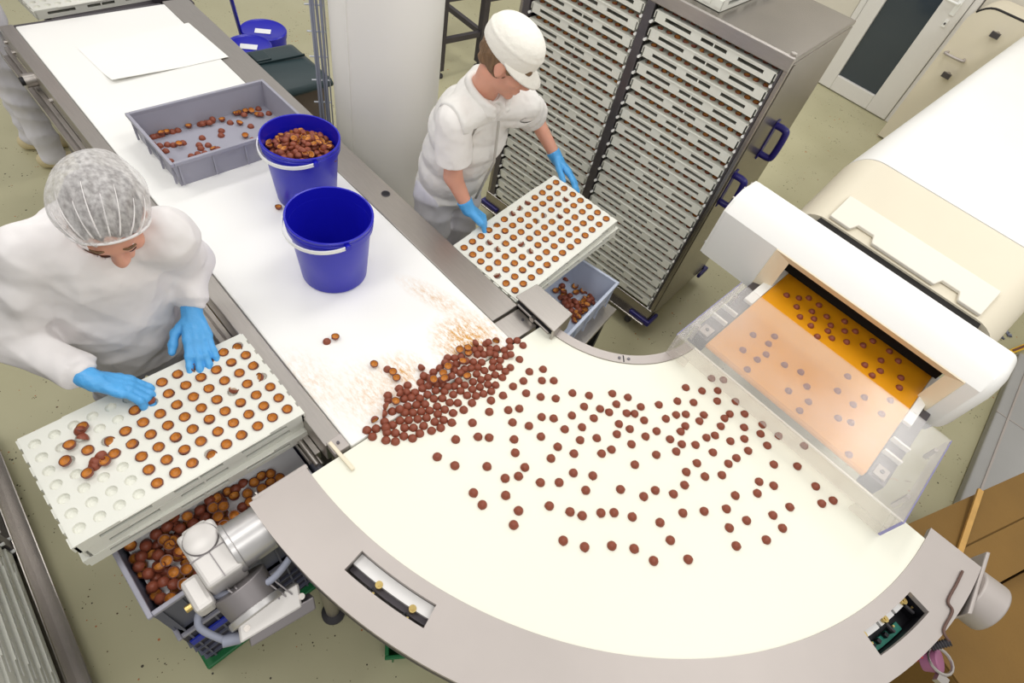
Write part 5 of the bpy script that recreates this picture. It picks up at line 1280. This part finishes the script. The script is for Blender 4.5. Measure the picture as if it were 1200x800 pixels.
vs_ = [c_(J['pelvis'] - V(0, 0, .01), J['waist'], .170, .160, (bf, 1.22), [(J['pelvis'] - V(0, 0, .035), V(0, 0, -1))]), c_(J['waist'], J['chest'], .160, .168, (bf, 1.16)), c_(J['chest'], J['neck'] - V(.0, 0, .03), .166, .082, (bf, 1.12))]
for k, sg in (('R', -1), ('L', 1)): vs_ += [c_(J['neck'] - V(.0, 0, .055), J['s' + k] - bs * sg * .012, .078, .080, None, [(J['s' + k] + bs * sg * .022, bs * sg)])]
vs_ += [c_(J['neck'] + V(-.048, 0, .0) + bf * .0 - bs * .035, J['neck'] + V(-.055, 0, .035) + bs * .035, .034, .034), c_(J['neck'] - bs * .068 + V(-.02, 0, .0), J['neck'] - bs * .066 + bf * .05 + V(0, 0, -.03), .026, .022), c_(J['neck'] + bs * .068 + V(-.02, 0, .0), J['neck'] + bs * .066 + bf * .05 + V(0, 0, -.03), .026, .022)]
def quilt(Q):
    z = Q[:, 2]; return .012 * np.abs(np.sin((z - .9 + .25 * (Q[:, 0] + 1.5)) * PI / .115)) - .007 + .002 * np.sin(Q @ V(30, 50, 20))
sculpt('vest', vs_, 'cloth_vest', man, .006, .03, carve=[c_(J['neck'] + V(.012, 0, -.01), J['neck'] + V(.03, 0, .12), .054, .060), c_(J['neck'] + bf * .075 + V(0, 0, -.045), J['neck'] + bf * .15 + V(0, 0, .0), .028, .04)] + [c_(J['s' + k] - bs * sg * .01, J['s' + k] + unit(J['e' + k] - J['s' + k]) * .2, .070, .072) for k, sg in (('R', -1), ('L', 1))], disp=lambda Q: -quilt(Q))
colp = []
for i in range(22):
    t = math.radians(-150 + 300 * i / 21); back = .5 - .5 * math.cos(math.radians(-150 + 300 * i / 21)); cbase = J['neck'] + bf * .012
    dirc = -bf * math.cos(t) + bs * math.sin(t); fr_ = (1 - math.cos(t)) / 2
    colp.append(cbase + dirc * (.066 + .012 * fr_) + V(0, 0, .012 - .055 * fr_ ** 2) + bf * .02 * fr_)
cps = []
for i in range(21): cps += [c_(colp[i], colp[i + 1], .013), c_(colp[i] + V(0, 0, .028), colp[i + 1] + V(0, 0, .028), .009)]
sculpt('collar', cps, 'cloth_vest', man, .005, .018)
zt_, zb_ = J['neck'] + bf * .115 + V(0, 0, -.075), J['pelvis'] + bf * .152 + V(0, 0, -.01)
zp = []
for i in range(15):
    t = i / 14; c = (J['neck'] * (1 - t) + J['pelvis'] * t); rr = .10 + .062 * min(1, t * 2.3); zp.append(c + bf * rr + V(0, 0, -.075 * (1 - t)))
MB().tube(zp, .0055, 6).build('zip', 'zip', man, smooth=True)
f, s, u = J['headframe']; hc = J['head']; HA = np.stack([f, s, u]); at = lambda a, b, c: hc + a * f + b * s + c * u
sculpt('hair', [e_(at(-.020, 0, .012), HA, V(.093, .0785, .088), [(at(.03, 0, .0), unit(f - .5 * u)), (at(-.02, 0, -.045), unit(-u - .2 * f))]), c_(at(-.070, -.030, -.030), at(-.070, .030, -.030), .022), c_(at(.02, -.071, .012), at(.065, -.05, .035), .014), c_(at(.02, .071, .012), at(.065, .05, .035), .014), c_(at(.075, -.04, .045), at(.078, .04, .045), .016)], 'hair_brown', man, .004, .012, carve=[c_(at(-.004, -.06, -.012), at(-.004, -.11, -.012), .024), c_(at(-.004, .06, -.012), at(-.004, .11, -.012), .024)], disp=fold(.003, (V(1, 3, 1), 220, 0), (V(-1, 2, 2), 180, 1)))
capc = [(at(0, 0, .024), unit(-u - .10 * f))]
def capd(Q):
    q = Q - hc; h_ = q @ u; return -.003 * np.exp(-((h_ - .088) / .006) ** 2)
cap = sculpt('cap', [e_(at(-.014, 0, .060), HA, V(.112, .096, .085), capc), e_(at(-.012, 0, .095), HA, V(.098, .086, .055), capc)], 'cap_white', man, .004, .03, disp=capd)
pk = MB(); n_ = 20
for l in (0, 1):
    for i in range(n_ + 1):
        a = math.radians(-88 + 176 * i / n_); ex = 0 if l == 0 else .052 * max(math.cos(a), 0) ** .7
        for th_ in (0, .006): pk.v.append(at(-.014 + (.106 + ex) * math.cos(a), (.092 + ex * .5) * math.sin(a), .034 + th_ - ex * .55))
k2 = 2 * (n_ + 1)
for i in range(n_):
    a = 2 * i; pk.f += [(a, a + 2, k2 + a + 2, k2 + a), (a + 1, k2 + a + 1, k2 + a + 3, a + 3), (k2 + a, k2 + a + 2, k2 + a + 3, k2 + a + 1)]; pk.m += [0, 0, 0]
pk.build('peak', 'cap_white', cap, smooth=True)

# ------------------------------------------------------------------ third person at the far end of the belt, seen from the waist down
J = {}
J['bodyfwd'] = unit(V(.35, 1, 0)); J['bodyside'] = unit(V(-1, .35, 0))
fR = P(58, 183, 0); bx_, by_ = fR[0], fR[1]
J['pelvis'] = V(bx_ + .03, by_ - .02, .90); J['waist'] = J['pelvis'] + V(.0, .01, .13); J['chest'] = J['pelvis'] + V(.01, .03, .32); J['neck'] = J['pelvis'] + V(.02, .05, .52)
J['headframe'] = frame(J['bodyfwd'] + V(0, 0, -.4), zup + J['bodyfwd'] * .4); J['head'] = J['neck'] + V(.02, .05, .15)
for k, sg in (('R', -1), ('L', 1)):
    J['s' + k] = J['neck'] + J['bodyside'] * sg * .17 - V(0, 0, .05); J['e' + k] = J['s' + k] + V(-.02, .0, -.28) + J['bodyside'] * sg * .03
    J['w' + k] = J['e' + k] + J['bodyfwd'] * .20 + V(0, 0, .12)
    J['hip' + k] = J['pelvis'] + J['bodyside'] * sg * .085 - V(0, 0, .04); J['a' + k] = V(bx_, by_, .08) + J['bodyside'] * sg * .10 + J['bodyfwd'] * (.05 if k == 'R' else -.05); J['k' + k] = (J['hip' + k] + J['a' + k]) / 2 + J['bodyfwd'] * .02
J3 = J
J['handR'] = lambda g: hand_pieces(J3['wR'], J3['bodyfwd'], zup, -1, .35, .08, (.6, .3), 1, g)
J['handL'] = lambda g: hand_pieces(J3['wL'], J3['bodyfwd'], zup, +1, .35, .08, (.6, .3), 1, g)
p3 = person('person', 'person in white work clothes standing at the far belt end', J, dict(gloves=False, trouser_mat='cloth_grey'))
bf = J['bodyfwd']
jk = [c_(J['pelvis'] - V(0, 0, .10), J['waist'], .165, .155, (bf, 1.15), [(J['pelvis'] - V(0, 0, .10), V(0, 0, -1))]), c_(J['waist'], J['chest'], .155, .16, (bf, 1.2)), c_(J['chest'], J['neck'] - V(0, 0, .02), .15, .08, (bf, 1.1))]
for k in 'RL': jk += [c_(J['neck'] - V(0, 0, .05), J['s' + k], .07, .075), c_(J['s' + k], J['e' + k], .075, .062), c_(J['e' + k], J['w' + k] - unit(J['w' + k] - J['e' + k]) * .03, .062, .046)]
sculpt('jacket', jk, 'cloth_grey', p3, .007, .03, disp=fold(.004, (V(.2, 1, .6), 42, 0), (V(1, -.6, .7), 55, 2)))
f, s, u = J['headframe']; hc = J['head']; HA = np.stack([f, s, u])
sculpt('hair_net', [e_(hc - f * .03 + u * .035, HA, V(.11, .095, .105), [(hc + f * .055 + u * .03, unit(f * .8 - u * .6))])], 'cap_white', p3, .005, .02)
